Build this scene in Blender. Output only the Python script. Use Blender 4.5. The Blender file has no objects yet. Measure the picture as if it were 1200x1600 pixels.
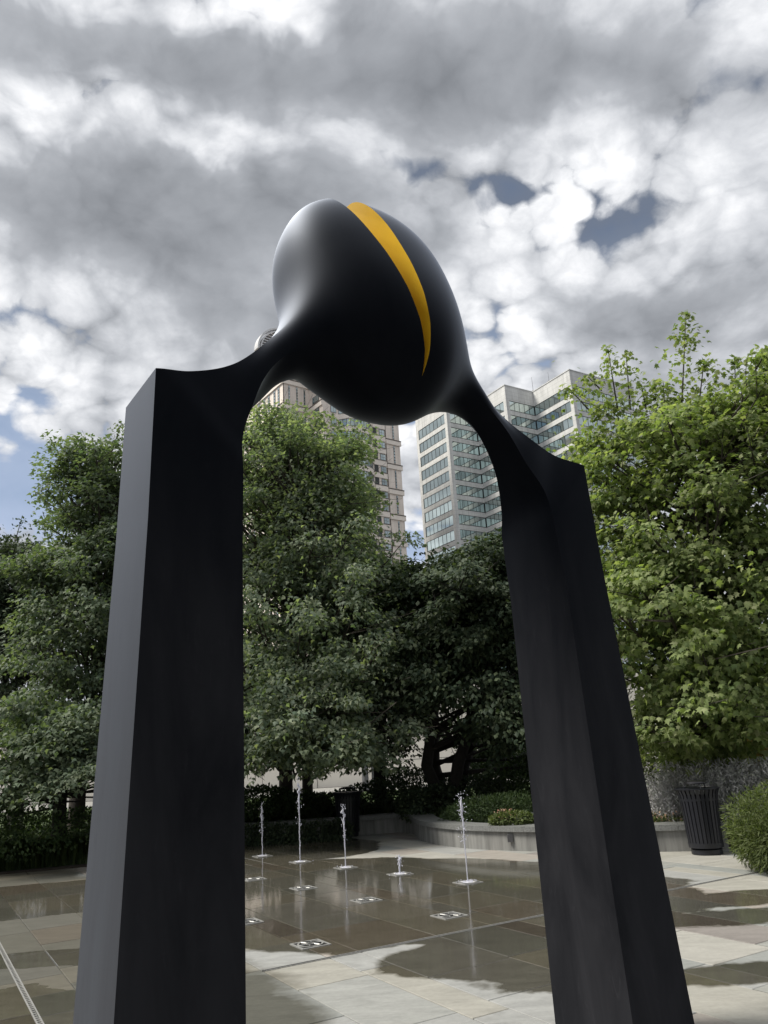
import bpy, bmesh, math, random
import numpy as np
from mathutils import Vector, Matrix

random.seed(7)
RNG = np.random.default_rng(7)
C = bpy.context.scene.collection
scene = bpy.context.scene
rad = math.radians

# ------------------------------------------------------------------ camera, light, sky
EYE = 1.62
FPX = 1202.0
_n = np.array([-220., 3800., -FPX]); _n /= np.linalg.norm(_n)
_f = np.array([0., 0., -1.]); _y = _f - _n * _f.dot(_n); _y /= np.linalg.norm(_y)
_x = np.cross(_y, _n)
CW = np.array([_x, _y, _n])
cam_data = bpy.data.cameras.new('camera')
cam = bpy.data.objects.new('camera', cam_data)
C.objects.link(cam)
m4 = Matrix([list(CW[0]) + [0], list(CW[1]) + [0], list(CW[2]) + [0], [0, 0, 0, 1]])
m4.translation = Vector((0, 0, EYE))
cam.matrix_world = m4
cam_data.sensor_fit = 'VERTICAL'
cam_data.sensor_height = 24.0
cam_data.lens = 24.0 * FPX / 1600.0
cam_data.clip_start = 0.05
cam_data.clip_end = 3000
scene.camera = cam

SUN_EL, SUN_AZ = 53.0, -94.0        # azimuth from +Y towards +X
sun_data = bpy.data.lights.new('sun', 'SUN')
sun_data.energy = 4.2
sun_data.angle = rad(20.0)
sun_data.color = (1.0, 0.95, 0.86)
sun = bpy.data.objects.new('sun', sun_data)
C.objects.link(sun)
sd = Vector((math.sin(rad(SUN_AZ)) * math.cos(rad(SUN_EL)), math.cos(rad(SUN_AZ)) * math.cos(rad(SUN_EL)), math.sin(rad(SUN_EL))))
sun.rotation_euler = sd.to_track_quat('Z', 'Y').to_euler()

scene.view_settings.view_transform = 'Standard'
scene.view_settings.look = 'None'
scene.view_settings.exposure = 0.35
scene.view_settings.gamma = 1.0
scene.view_settings.use_curve_mapping = False
scene.cycles.use_denoising = True
scene.cycles.max_bounces = 8
scene.cycles.transparent_max_bounces = 8


def pix_dir(px, py):
    r = CW @ np.array([px - 600., 800. - py, -FPX])
    return r / np.linalg.norm(r)


def gnd(px, py, z=0.0):
    r = pix_dir(px, py); t = (z - EYE) / r[2]
    return np.array([r[0] * t, r[1] * t])


def at(px, py, d):
    """world point seen at photo pixel (px, py) at horizontal distance d"""
    r = pix_dir(px, py); t = d / math.hypot(r[0], r[1])
    return np.array([r[0] * t, r[1] * t, EYE + r[2] * t])


class NT:
    """small helper for node trees"""
    def __init__(s, tree):
        s.t = tree; s.n = tree.nodes; s.l = tree.links

    def new(s, kind, **kw):
        nd = s.n.new(kind)
        for k, v in kw.items():
            setattr(nd, k, v)
        return nd

    def put(s, sock, v):
        if isinstance(v, bpy.types.NodeSocket):
            s.l.new(v, sock)
        elif v is not None:
            sock.default_value = v

    def math(s, op, a, b=None, c=None, clamp=False):
        nd = s.new('ShaderNodeMath', operation=op); nd.use_clamp = clamp
        s.put(nd.inputs[0], a); s.put(nd.inputs[1], b)
        if c is not None: s.put(nd.inputs[2], c)
        return nd.outputs[0]

    def vmath(s, op, a, b=None, out=0):
        nd = s.new('ShaderNodeVectorMath', operation=op)
        s.put(nd.inputs[0], a)
        if b is not None: s.put(nd.inputs[1], b)
        return nd.outputs[out]

    def noise(s, vec, scale, detail=4, rough=0.55, dist=0.0, col=False):
        nd = s.new('ShaderNodeTexNoise')
        s.put(nd.inputs['Vector'], vec)
        nd.inputs['Scale'].default_value = scale
        nd.inputs['Detail'].default_value = detail
        nd.inputs['Roughness'].default_value = rough
        nd.inputs['Distortion'].default_value = dist
        return nd.outputs['Color' if col else 'Fac']

    def ramp(s, fac, stops, interp='LINEAR'):
        nd = s.new('ShaderNodeValToRGB'); cr = nd.color_ramp; cr.interpolation = interp
        while len(cr.elements) < len(stops): cr.elements.new(0.5)
        for e, (p, c) in zip(cr.elements, stops):
            e.position = p
            e.color = (c, c, c, 1) if isinstance(c, (int, float)) else (*c, 1)
        s.put(nd.inputs[0], fac)
        return nd.outputs[0]

    def mix(s, fac, a, b, mode='MIX'):
        nd = s.new('ShaderNodeMix', data_type='RGBA', blend_type=mode)
        s.put(nd.inputs[0], fac)
        s.put(nd.inputs[6], (*a, 1) if isinstance(a, tuple) and len(a) == 3 else a)
        s.put(nd.inputs[7], (*b, 1) if isinstance(b, tuple) and len(b) == 3 else b)
        return nd.outputs[2]


# ---- world: Nishita sky behind a broken deck of procedural clouds
world = bpy.data.worlds.new('World'); scene.world = world
world.use_nodes = True
w = NT(world.node_tree); w.n.clear()
sky = w.new('ShaderNodeTexSky', sky_type='NISHITA')
sky.sun_disc = False
sky.sun_elevation = rad(SUN_EL); sky.sun_rotation = rad(SUN_AZ)
tc = w.new('ShaderNodeTexCoord').outputs['Generated']
sep = w.new('ShaderNodeSeparateXYZ'); w.put(sep.inputs[0], tc)
zz = w.math('ADD', w.math('MAXIMUM', sep.outputs[2], 0.0), 0.42)
comb = w.new('ShaderNodeCombineXYZ')
w.put(comb.inputs[0], w.math('DIVIDE', sep.outputs[0], zz))
w.put(comb.inputs[1], w.math('DIVIDE', sep.outputs[1], zz))
w.put(comb.inputs[2], w.math('MULTIPLY', sep.outputs[2], 0.6))
P = comb.outputs[0]


def warped(vec, scale, amount):
    wv = w.vmath('SUBTRACT', w.noise(vec, scale, 3, 0.55, col=True), (0.5, 0.5, 0.5))
    sc = w.new('ShaderNodeVectorMath', operation='SCALE'); w.put(sc.inputs[0], wv); sc.inputs['Scale'].default_value = amount
    return w.vmath('ADD', vec, sc.outputs[0])


def puffs(vec, scale):
    v = w.new('ShaderNodeTexVoronoi', feature='F1'); w.put(v.inputs['Vector'], vec)
    v.inputs['Scale'].default_value = scale
    d_ = v.outputs['Distance']
    return w.math('SUBTRACT', 0.30, w.math('MULTIPLY', d_, d_))


P1 = warped(P, 2.6, 0.10)
P2 = warped(P1, 14.0, 0.035)
big = w.noise(P1, 2.0, 3, 0.5)
med = w.noise(P1, 5.5, 8, 0.60)
pf = puffs(P2, 13.0)
pf2 = puffs(P2, 30.0)


def blob(px, py, width, amp, wy=None):
    """soft bump on the sky sphere: centre seen at (px, py), angular sizes in photo pixels"""
    d = pix_dir(px, py)
    side = np.cross(d, [0, 0, 1.]); side /= np.linalg.norm(side); upv = np.cross(side, d)
    dx = w.math('MULTIPLY', w.vmath('DOT_PRODUCT', PV, tuple(side), out=1), FPX / width)
    dy = w.math('MULTIPLY', w.vmath('DOT_PRODUCT', PV, tuple(upv), out=1), FPX / (wy or width))
    front = w.math('GREATER_THAN', w.vmath('DOT_PRODUCT', PV, tuple(d), out=1), 0.2)
    r2 = w.math('ADD', w.math('MULTIPLY', dx, dx), w.math('MULTIPLY', dy, dy))
    return w.math('MULTIPLY', w.math('MULTIPLY', w.math('EXPONENT', w.math('MULTIPLY', r2, -1.0)), amp), front)


PV = warped(warped(tc, 5.0, 0.15), 18.0, 0.07)
thick = w.math('ADD', w.math('MULTIPLY', w.math('SUBTRACT', big, 0.5), 0.50), w.math('MULTIPLY', w.math('SUBTRACT', med, 0.5), 0.42))
lowb = w.ramp(sep.outputs[2], [(0.30, 0.07), (0.62, 0.0)])
thick = w.math('ADD', w.math('ADD', thick, 0.515), lowb)
# heavy grey banks and thin gaps of this particular sky (centre, width, amount, height)
for b_ in [(520, 90, 330, 0.30, 85), (760, 160, 130, 0.16, 70), (60, 30, 190, 0.20, 40), (60, 260, 170, 0.26, 75), (270, 370, 190, 0.28, 80),
           (430, 310, 110, 0.16, 60), (1140, 440, 120, 0.16, 50), (960, 500, 110, 0.12, 45), (1000, 620, 200, 0.08, 60), (300, 520, 150, 0.06, 40), (1020, 190, 60, 0.10, 40), (400, 480, 160, 0.07, 60),
           (400, 30, 95, -0.36, 38), (150, 170, 200, -0.16, 55), (400, 205, 130, -0.12, 38), (950, 260, 160, -0.05, 80), (1000, 300, 260, -0.05, 160), (1110, 200, 120, 0.13, 110), (1000, 120, 90, 0.05, 60), (960, 380, 120, 0.06, 60), (900, 200, 200, -0.035, 110),
           (90, 440, 120, -0.06, 70), (60, 620, 200, -0.05, 80), (1000, 330, 150, -0.04, 90)]:
    thick = w.math('ADD', thick, blob(*b_))
soft = w.ramp(thick, [(0.48, 1.0), (0.68, 0.14)])
puff = w.math('ADD', w.math('MULTIPLY', pf, 0.42), w.math('MULTIPLY', pf2, 0.16))
fz = w.noise(P2, 24.0, 5, 0.6)
dens = w.math('ADD', thick, w.math('MULTIPLY', puff, soft))
dens = w.math('ADD', dens, w.math('MULTIPLY', w.math('SUBTRACT', fz, 0.5), w.math('MULTIPLY', soft, 0.20)))
gaps = None
for b_ in [(615, 262, 60, 0.26, 32), (790, 325, 60, 0.10, 30), (1125, 165, 60, 0.16, 40), (850, 60, 60, 0.13, 60), (1010, 90, 160, 0.05, 70), (900, 400, 80, 0.08, 60), (900, 130, 90, 0.08, 70), (760, 340, 50, 0.08, 30),
           (0, 800, 120, 0.40, 80), (650, 860, 90, 0.30, 60), (10, 665, 90, 0.16, 25), (1150, 40, 90, 0.12, 60)]:
    g_ = blob(*b_); gaps = g_ if gaps is None else w.math('ADD', gaps, g_)
dens = w.math('SUBTRACT', dens, gaps)
bright = w.ramp(w.math('SUBTRACT', thick, 0.045), [(0.30, 0.90), (0.45, 0.86), (0.51, 0.74), (0.57, 0.62), (0.64, 0.46), (0.74, 0.375), (0.90, 0.32)])
bright = w.math('ADD', bright, w.math('MULTIPLY', w.math('ADD', puff, w.math('MULTIPLY', w.math('SUBTRACT', fz, 0.5), 0.35)), w.math('MULTIPLY', soft, 2.5)))
tint = w.mix(bright, (0.90, 0.97, 1.09), (0.985, 0.995, 1.02))
cloud_col = w.mix(1.0, tint, bright, 'MULTIPLY')
cl = w.mix(w.ramp(dens, [(0.35, 0.0), (0.455, 1.0)]), w.ramp(sep.outputs[2], [(0.22, (0.50, 0.60, 0.80)), (0.40, (0.36, 0.45, 0.62)), (0.58, (0.17, 0.205, 0.275))]), cloud_col)
cover = w.ramp(dens, [(0.0, 0.45), (0.36, 1.0)])
bg1 = w.new('ShaderNodeBackground'); w.put(bg1.inputs[0], sky.outputs[0]); bg1.inputs[1].default_value = 0.08
bg2 = w.new('ShaderNodeBackground'); w.put(bg2.inputs[0], cl); bg2.inputs[1].default_value = 0.785
mx = w.new('ShaderNodeMixShader'); w.put(mx.inputs[0], cover)
w.l.new(bg1.outputs[0], mx.inputs[1]); w.l.new(bg2.outputs[0], mx.inputs[2])
wo = w.new('ShaderNodeOutputWorld'); w.l.new(mx.outputs[0], wo.inputs[0])

# ------------------------------------------------------------------ materials


def mat(name):
    m = bpy.data.materials.new(name); m.use_nodes = True
    t = NT(m.node_tree)
    return m, t, t.n['Principled BSDF']


def simple(name, col, rough=0.6, metal=0.0, var=0.12, scale=8.0, bump=0.0, spec=0.5):
    m, t, p = mat(name)
    geo = t.new('ShaderNodeNewGeometry').outputs['Position']
    nz = t.noise(geo, scale, 5, 0.6)
    k = t.ramp(nz, [(0.3, 1 - var), (0.7, 1 + var)])
    t.put(p.inputs['Base Color'], t.mix(1.0, col, k, 'MULTIPLY'))
    p.inputs['Roughness'].default_value = rough
    p.inputs['Metallic'].default_value = metal
    p.inputs['Specular IOR Level'].default_value = spec
    if bump:
        b = t.new('ShaderNodeBump'); b.inputs['Strength'].default_value = bump; b.inputs['Distance'].default_value = 0.02
        t.put(b.inputs['Height'], t.noise(geo, scale * 6, 4, 0.6)); t.l.new(b.outputs[0], p.inputs['Normal'])
    return m


def leaf_mat(name, cols, trans=0.35, rough=0.6, tcol=None):
    m, t, p = mat(name)
    g = t.new('ShaderNodeNewGeometry')
    n = len(cols)
    c = t.ramp(g.outputs['Random Per Island'], [(i / max(n - 1, 1), cc) for i, cc in enumerate(cols)])
    nz = t.noise(g.outputs['Position'], 0.9, 3, 0.5)
    c = t.mix(1.0, c, t.ramp(nz, [(0.3, 0.75), (0.7, 1.25)]), 'MULTIPLY')
    t.put(p.inputs['Base Color'], c)
    p.inputs['Roughness'].default_value = rough
    p.inputs['Specular IOR Level'].default_value = 0.22
    tr = t.new('ShaderNodeBsdfTranslucent')
    t.put(tr.inputs[0], t.mix(1.0, c, tcol or (1.5, 1.7, 0.7), 'MULTIPLY'))
    mxs = t.new('ShaderNodeMixShader'); mxs.inputs[0].default_value = trans
    t.l.new(p.outputs[0], mxs.inputs[1]); t.l.new(tr.outputs[0], mxs.inputs[2])
    t.l.new(mxs.outputs[0], t.n['Material Output'].inputs[0])
    return m


M = {}
# black satin paint of the arch: smudged and dusty towards the foot
m, t, p = mat('black_satin_paint')
g = t.new('ShaderNodeNewGeometry').outputs['Position']
mp = t.new('ShaderNodeMapping'); mp.inputs['Scale'].default_value = (3.0, 3.0, 0.7); t.put(mp.inputs[0], g)
sm = t.noise(mp.outputs[0], 1.3, 5, 0.6, 0.6)
sm2 = t.noise(mp.outputs[0], 7.0, 4, 0.65, 1.0)
sz = t.new('ShaderNodeSeparateXYZ'); t.put(sz.inputs[0], g)
low = t.ramp(t.math('DIVIDE', sz.outputs[2], 5.0), [(0.12, 1.0), (0.62, 0.12)])
smf = t.math('MULTIPLY', t.ramp(sm, [(0.30, 0.15), (0.70, 1.0)]), low)
smf = t.math('ADD', smf, t.math('MULTIPLY', t.ramp(sm2, [(0.6, 0.0), (0.8, 0.5)]), low), clamp=True)
df = t.new('ShaderNodeBsdfDiffuse')
t.put(df.inputs[0], t.mix(smf, t.mix(low, (0.0016, 0.0024, 0.0044), (0.0095, 0.0100, 0.0120)), (0.030, 0.0305, 0.035)))
gl = t.new('ShaderNodeBsdfGlossy')
t.put(gl.inputs['Roughness'], t.math('ADD', 0.55, t.math('MULTIPLY', smf, 0.06)))
gl.inputs['Color'].default_value = (.52, .56, .64, 1)
lw = t.new('ShaderNodeLayerWeight'); lw.inputs[0].default_value = 0.5
fr_ = t.math('ADD', 0.005, t.math('MULTIPLY', t.math('POWER', lw.outputs['Facing'], 4.4), 0.95), clamp=True)
fr_ = t.math('MULTIPLY', fr_, t.math('SUBTRACT', 1.0, t.math('MULTIPLY', smf, 0.55)))
ms = t.new('ShaderNodeMixShader'); t.put(ms.inputs[0], fr_)
t.l.new(df.outputs[0], ms.inputs[1]); t.l.new(gl.outputs[0], ms.inputs[2]); t.l.new(ms.outputs[0], t.n['Material Output'].inputs[0])
M['black'] = m
M['yellow'] = simple('yellow_enamel', (0.62, 0.40, 0.02), 0.42, 0, 0.06, 3.0)

M['can'] = simple('can_black_metal', (0.010, 0.011, 0.016), 0.38, 0.0, 0.15, 20)
M['can_lid'] = simple('can_lid_metal', (0.05, 0.05, 0.055), 0.22, 0.6, 0.1, 20)
M['liner'] = simple('can_liner', (0.006, 0.006, 0.007), 0.8)
M['bark'] = simple('bark', (0.045, 0.038, 0.030), 0.9, 0, 0.35, 14, 0.8)
M['bark_dark'] = simple('bark_dark', (0.022, 0.019, 0.016), 0.92, 0, 0.35, 14, 0.8)
M['soil'] = simple('mulch', (0.030, 0.022, 0.016), 0.95, 0, 0.4, 20, 0.8)
M['lawn'] = simple('lawn', (0.055, 0.085, 0.025), 0.9, 0, 0.3, 9, 0.5)
M['asphalt'] = simple('asphalt', (0.06, 0.06, 0.062), 0.85, 0, 0.15, 3)
M['granite'] = simple('granite_coping', (0.17, 0.175, 0.17), 0.5, 0, 0.35, 45, 0.2)
M['farconc'] = simple('far_pale_panels', (0.62, 0.59, 0.53), 0.8, 0, 0.06, 0.6)
M['conc'] = simple('concrete', (0.24, 0.235, 0.22), 0.85, 0, 0.2, 2.5, 0.2)
# seat wall face: grey with vertical run stains
m, t, p = mat('seat_wall_concrete')
g = t.new('ShaderNodeNewGeometry').outputs['Position']
mp = t.new('ShaderNodeMapping'); mp.inputs['Scale'].default_value = (6, 6, 0.5); t.put(mp.inputs[0], g)
k = t.noise(mp.outputs[0], 1.5, 5, 0.65)
t.put(p.inputs['Base Color'], t.ramp(k, [(0.3, (0.12, 0.12, 0.115)), (0.55, (0.22, 0.22, 0.21)), (0.75, (0.29, 0.29, 0.275))]))
p.inputs['Roughness'].default_value = 0.85
M['wallface'] = m
M['pale_stone'] = simple('pale_stone', (0.5, 0.49, 0.46), 0.7, 0, 0.2, 12)
M['plate'] = simple('nozzle_steel', (0.34, 0.34, 0.33), 0.45, 0.4, 0.2, 40)
M['dark_grate'] = simple('nozzle_slots', (0.02, 0.02, 0.02), 0.5)
M['pot'] = simple('grey_pot', (0.05, 0.055, 0.06), 0.6)

m, t, p = mat('water_jet')
p.inputs['Base Color'].default_value = (0.82, 0.83, 0.92, 1)
p.inputs['Roughness'].default_value = 0.08
p.inputs['Transmission Weight'].default_value = 0.45
p.inputs['IOR'].default_value = 1.33
M['water'] = m

LG = [(0.030, 0.050, 0.022), (0.045, 0.072, 0.028), (0.062, 0.092, 0.034), (0.085, 0.115, 0.045)]
M['leaf_mid'] = leaf_mat('maple_leaf_cool', [(0.096, 0.134, 0.100), (0.146, 0.182, 0.136), (0.194, 0.232, 0.164), (0.267, 0.293, 0.206)], 0.45)
M['leaf_left'] = leaf_mat('maple_leaf_left', [(0.079, 0.115, 0.077), (0.119, 0.154, 0.101), (0.176, 0.207, 0.133)], 0.34)
M['leaf_dark'] = leaf_mat('redbud_leaf', [(0.029, 0.048, 0.029), (0.048, 0.069, 0.040), (0.076, 0.097, 0.050)], 0.2)
M['leaf_right'] = leaf_mat('maple_leaf_bright', [(0.108, 0.151, 0.065), (0.161, 0.205, 0.083), (0.214, 0.257, 0.109), (0.305, 0.326, 0.192)], 0.42)
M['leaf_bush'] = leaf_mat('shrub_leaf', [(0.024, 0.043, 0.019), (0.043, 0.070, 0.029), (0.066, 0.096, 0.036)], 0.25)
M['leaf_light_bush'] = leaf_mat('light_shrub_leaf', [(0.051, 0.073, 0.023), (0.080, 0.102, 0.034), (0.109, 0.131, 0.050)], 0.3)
M['leaf_yellow'] = leaf_mat('yellow_leaf', [(0.30, 0.24, 0.06), (0.45, 0.30, 0.05), (0.20, 0.20, 0.06), (0.5, 0.42, 0.2)], 0.3, tcol=(1.1, 1.0, 0.6))
M['lavender'] = leaf_mat('sage_stem', [(0.354, 0.359, 0.354), (0.437, 0.432, 0.447), (0.520, 0.510, 0.520), (0.270, 0.302, 0.250)], 0.2, tcol=(1, 1, 1))
M['flower'] = leaf_mat('pink_flower', [(0.40, 0.20, 0.14), (0.5, 0.32, 0.22), (0.5, 0.40, 0.28)], 0.2, tcol=(1, 1, 1))
M['blade'] = leaf_mat('grass_blade', [(0.022, 0.038, 0.014), (0.040, 0.062, 0.022), (0.065, 0.09, 0.03)], 0.25)

# wet / dry mask shared by the paving materials (puddles on the plaza, in plaza axes)
AX = np.array([math.cos(rad(31.0)), math.sin(rad(31.0))])
BX = np.array([-AX[1], AX[0]])


def wet_mask(t, pos):
    a = t.vmath('DOT_PRODUCT', pos, (AX[0], AX[1], 0), out=1)
    b = t.vmath('DOT_PRODUCT', pos, (BX[0], BX[1], 0), out=1)
    cmb = t.new('ShaderNodeCombineXYZ'); t.put(cmb.inputs[0], a); t.put(cmb.inputs[1], b)
    ab = cmb.outputs[0]
    nz = t.noise(pos, 0.9, 5, 0.6, 0.3)
    nzf = t.noise(pos, 4.0, 5, 0.6)
    tot = dmp = None
    for (ca, cb, ra, rb, ang, amp) in PUDDLES:
        mp = t.new('ShaderNodeMapping', vector_type='TEXTURE')
        mp.inputs['Location'].default_value = (ca, cb, 0); mp.inputs['Rotation'].default_value = (0, 0, rad(ang))
        mp.inputs['Scale'].default_value = (ra, rb, 1)
        t.put(mp.inputs[0], ab)
        ln = t.vmath('LENGTH', mp.outputs[0], out=1)
        v = t.math('MULTIPLY', t.math('SUBTRACT', 1.0, ln), min(ra, rb) * abs(amp))
        if amp < 0:
            v = t.math('ADD', v, t.math('MULTIPLY', t.math('SUBTRACT', nz, 0.5), 1.1))
            dmp = v if dmp is None else t.math('MAXIMUM', dmp, v); continue
        tot = v if tot is None else t.math('MAXIMUM', tot, v)
    tot = t.math('ADD', tot, t.math('MULTIPLY', t.math('SUBTRACT', nz, 0.5), 0.75))
    tot = t.math('ADD', tot, t.math('MULTIPLY', t.math('SUBTRACT', nzf, 0.5), 0.12))
    halo = t.ramp(t.math('ADD', tot, 0.5), [(0.44, 0.0), (0.495, 1.0)])
    halo = t.math('MAXIMUM', halo, t.ramp(t.math('ADD', dmp, 0.5), [(0.40, 0.0), (0.62, 1.0)]))
    return t.ramp(t.math('ADD', tot, 0.5), [(0.492, 0.0), (0.51, 1.0)]), halo


def ab_of(px, py):
    g_ = gnd(px, py)
    return float(g_ @ AX), float(g_ @ BX)


PUDDLES = []
def puddle(px, py, ra, rb, ang=0, amp=1.0):
    a, b = ab_of(px, py); PUDDLES.append((a, b, ra, rb, ang, amp))
# main sheet of water over the jets
puddle(560, 1385, 2.6, 4.4, 25)
puddle(720, 1400, 2.3, 2.3, 0)
puddle(470, 1420, 1.8, 2.3, 10)
puddle(820, 1400, 1.5, 1.7, 0)
puddle(430, 1328, 2.0, 2.2, 0)
# drying patches nearer and to the sides
puddle(760, 1490, 0.95, 0.62, 0)
puddle(820, 1500, 0.55, 0.9, 0)
puddle(110, 1400, 1.6, 2.8, 60)
puddle(60, 1500, .35, 1.5, 60)
puddle(30, 1590, .5, .8, 0)
puddle(20, 1450, 1.7, 9.0, 0, -1)
puddle(20, 1570, 1.6, 2.0, 0, -1)
puddle(-60, 1430, 2.0, 1.0, 10, -1)
puddle(1130, 1405, 0.35, 1.9, 65)
puddle(1100, 1435, 0.28, 1.6, 60)
puddle(1150, 1520, 0.22, 1.5, 60)
m, t, p = mat('bluestone')
geo = t.new('ShaderNodeNewGeometry').outputs['Position']
oi = t.new('ShaderNodeObjectInfo')
tone = t.ramp(oi.outputs['Random'], [(0.0, (0.259, 0.262, 0.245)), (0.16, (0.296, 0.289, 0.259)), (0.34, (0.237, 0.246, 0.237)), (0.5, (0.317, 0.310, 0.283)),
                                     (0.66, (0.279, 0.283, 0.275)), (0.78, (0.281, 0.259, 0.234)), (0.86, (0.206, 0.190, 0.179)), (0.92, (0.272, 0.277, 0.264)), (1.0, (0.310, 0.310, 0.292))], 'CONSTANT')
mpv = t.new('ShaderNodeMapping'); mpv.inputs['Rotation'].default_value = (0, 0, rad(-31)); mpv.inputs['Scale'].default_value = (1.2, 3.5, 1)
t.put(mpv.inputs[0], geo)
oc = t.vmath('ADD', mpv.outputs[0], t.new('ShaderNodeCombineXYZ').outputs[0])
gr = t.noise(oc, 2.2, 6, 0.62, 0.8)
gr2 = t.noise(geo, 26.0, 4, 0.6)
col = t.mix(1.0, tone, t.ramp(gr, [(0.3, 0.84), (0.7, 1.13)]), 'MULTIPLY')
col = t.mix(1.0, col, t.ramp(gr2, [(0.3, 0.93), (0.7, 1.06)]), 'MULTIPLY')
wet, damp = wet_mask(t, geo)
wetcol = t.mix(1.0, col, (0.29, 0.272, 0.232), 'MULTIPLY')
dampcol = t.mix(1.0, col, (0.36, 0.345, 0.305), 'MULTIPLY')
col = t.mix(damp, col, dampcol)
col = t.mix(wet, col, wetcol)
t.put(p.inputs['Base Color'], col)
t.put(p.inputs['Roughness'], t.math('SUBTRACT', t.ramp(wet, [(0.0, 0.62), (1.0, 0.07)]), t.math('MULTIPLY', t.math('SUBTRACT', damp, wet), 0.10)))
t.put(p.inputs['Specular IOR Level'], t.ramp(wet, [(0.0, 0.2), (1.0, 0.42)]))
bmp = t.new('ShaderNodeBump'); bmp.inputs['Distance'].default_value = 0.006
t.put(bmp.inputs['Strength'], t.ramp(wet, [(0.0, 0.35), (1.0, 0.05)]))
t.put(bmp.inputs['Height'], t.noise(oc, 6.0, 6, 0.6)); t.l.new(bmp.outputs[0], p.inputs['Normal'])
M['paver'] = m
m, t, p = mat('joint_mortar')
geo = t.new('ShaderNodeNewGeometry').outputs['Position']
wet, damp = wet_mask(t, geo)
t.put(p.inputs['Base Color'], t.mix(wet, (0.10, 0.10, 0.09), (0.05, 0.045, 0.04)))
t.put(p.inputs['Roughness'], t.ramp(wet, [(0.0, 0.9), (1.0, 0.12)]))
M['mortar'] = m


def facade(name, col, dx, dz, joint=0.10, dark=0.6, z0=0.0):
    """stone cladding: fine joint grid follows each face of the far tower"""
    m, t, p = mat(name)
    g = t.new('ShaderNodeNewGeometry')
    tan = t.vmath('CROSS_PRODUCT', g.outputs['Normal'], (0, 0, 1))
    u = t.math('DIVIDE', t.vmath('DOT_PRODUCT', g.outputs['Position'], tan, out=1), dx)
    s = t.new('ShaderNodeSeparateXYZ'); t.put(s.inputs[0], g.outputs['Position'])
    v = t.math('DIVIDE', t.math('SUBTRACT', s.outputs[2], z0), dz)
    fu = t.math('FRACT', u); fv = t.math('FRACT', v)
    j = t.math('MAXIMUM', t.math('LESS_THAN', fu, joint / dx), t.math('LESS_THAN', fv, joint / dz))
    nz = t.noise(g.outputs['Position'], 0.35, 4, 0.6)
    mp = t.new('ShaderNodeMapping'); mp.inputs['Scale'].default_value = (1, 1, 0.12); t.put(mp.inputs[0], g.outputs['Position'])
    st = t.noise(mp.outputs[0], 1.2, 4, 0.65)
    c = t.mix(1.0, col, t.ramp(nz, [(0.3, 0.92), (0.7, 1.06)]), 'MULTIPLY')
    c = t.mix(1.0, c, t.ramp(st, [(0.35, 0.84), (0.6, 1.03)]), 'MULTIPLY')
    c = t.mix(j, c, t.mix(1.0, c, (dark,) * 3, 'MULTIPLY'))
    t.put(p.inputs['Base Color'], c)
    p.inputs['Roughness'].default_value = 0.75
    return m


M['office_stone'] = facade('office_cladding', (0.60, 0.605, 0.59), 2.05, 1.15, 0.07, 0.72)
M['hotel_stone'] = facade('hotel_precast', (0.78, 0.70, 0.625), 1.9, 1.0, 0.05, 0.88)
M['hotel_ledge'] = simple('hotel_ledge', (0.80, 0.73, 0.655), 0.8, 0, 0.06, 0.4)
M['hotel_joint'] = simple('hotel_joint', (0.10, 0.085, 0.075), 0.85, 0, 0.1, 1)


def glass(name, col, metal, rough=0.05, var=0.25):
    m, t, p = mat(name)
    g = t.new('ShaderNodeNewGeometry')
    k = t.ramp(g.outputs['Random Per Island'], [(0.0, 1 - var), (0.5, 1.0), (1.0, 1 + var * 0.6)])
    t.put(p.inputs['Base Color'], t.mix(1.0, col, k, 'MULTIPLY'))
    p.inputs['Metallic'].default_value = metal
    p.inputs['Roughness'].default_value = rough
    return m


M['office_glass'] = glass('office_glass', (0.46, 0.53, 0.52), 0.95, 0.03, 0.12)
M['hotel_glass'] = glass('hotel_glass', (0.34, 0.40, 0.41), 0.8, 0.06, 0.3)
M['mullion'] = simple('mullion', (0.03, 0.035, 0.035), 0.5)
M['hotel_frame'] = simple('hotel_frame', (0.20, 0.21, 0.20), 0.5)
M['white_metal'] = simple('white_metal', (0.6, 0.6, 0.6), 0.4, 0.2)
M['grey_metal'] = simple('grey_metal', (0.12, 0.12, 0.125), 0.5, 0.3)

# ------------------------------------------------------------------ object helpers


def tag(o, label=None, cat=None, group=None, kind=None):
    if label: o['label'] = label
    if cat: o['category'] = cat
    if group: o['group'] = group
    if kind: o['kind'] = kind
    return o


def np_mesh(name, V, F, mt, smooth=False):
    """V (n,3) array, F list of arrays / (m,k) int array"""
    me = bpy.data.meshes.new(name)
    V = np.asarray(V, np.float32)
    if isinstance(F, np.ndarray):
        k = F.shape[1]; nl = F.size
        me.vertices.add(len(V)); me.vertices.foreach_set('co', V.ravel())
        me.loops.add(nl); me.loops.foreach_set('vertex_index', F.astype(np.int32).ravel())
        me.polygons.add(len(F)); me.polygons.foreach_set('loop_start', np.arange(0, nl, k, dtype=np.int32))
        me.polygons.foreach_set('loop_total', np.full(len(F), k, np.int32))
        me.update(calc_edges=True)
    else:
        me.from_pydata([tuple(v) for v in V.tolist()], [], F)
    if smooth:
        me.polygons.foreach_set('use_smooth', np.ones(len(me.polygons), bool))
    if mt: me.materials.append(mt)
    return me


def link(name, me, parent=None):
    o = bpy.data.objects.new(name, me); C.objects.link(o)
    if parent is not None: o.parent = parent
    return o


def empty(name, loc, rz=0.0):
    o = bpy.data.objects.new(name, None); C.objects.link(o)
    o.location = tuple(loc); o.rotation_euler = (0, 0, rz); o.empty_display_size = 0.3
    return o


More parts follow.
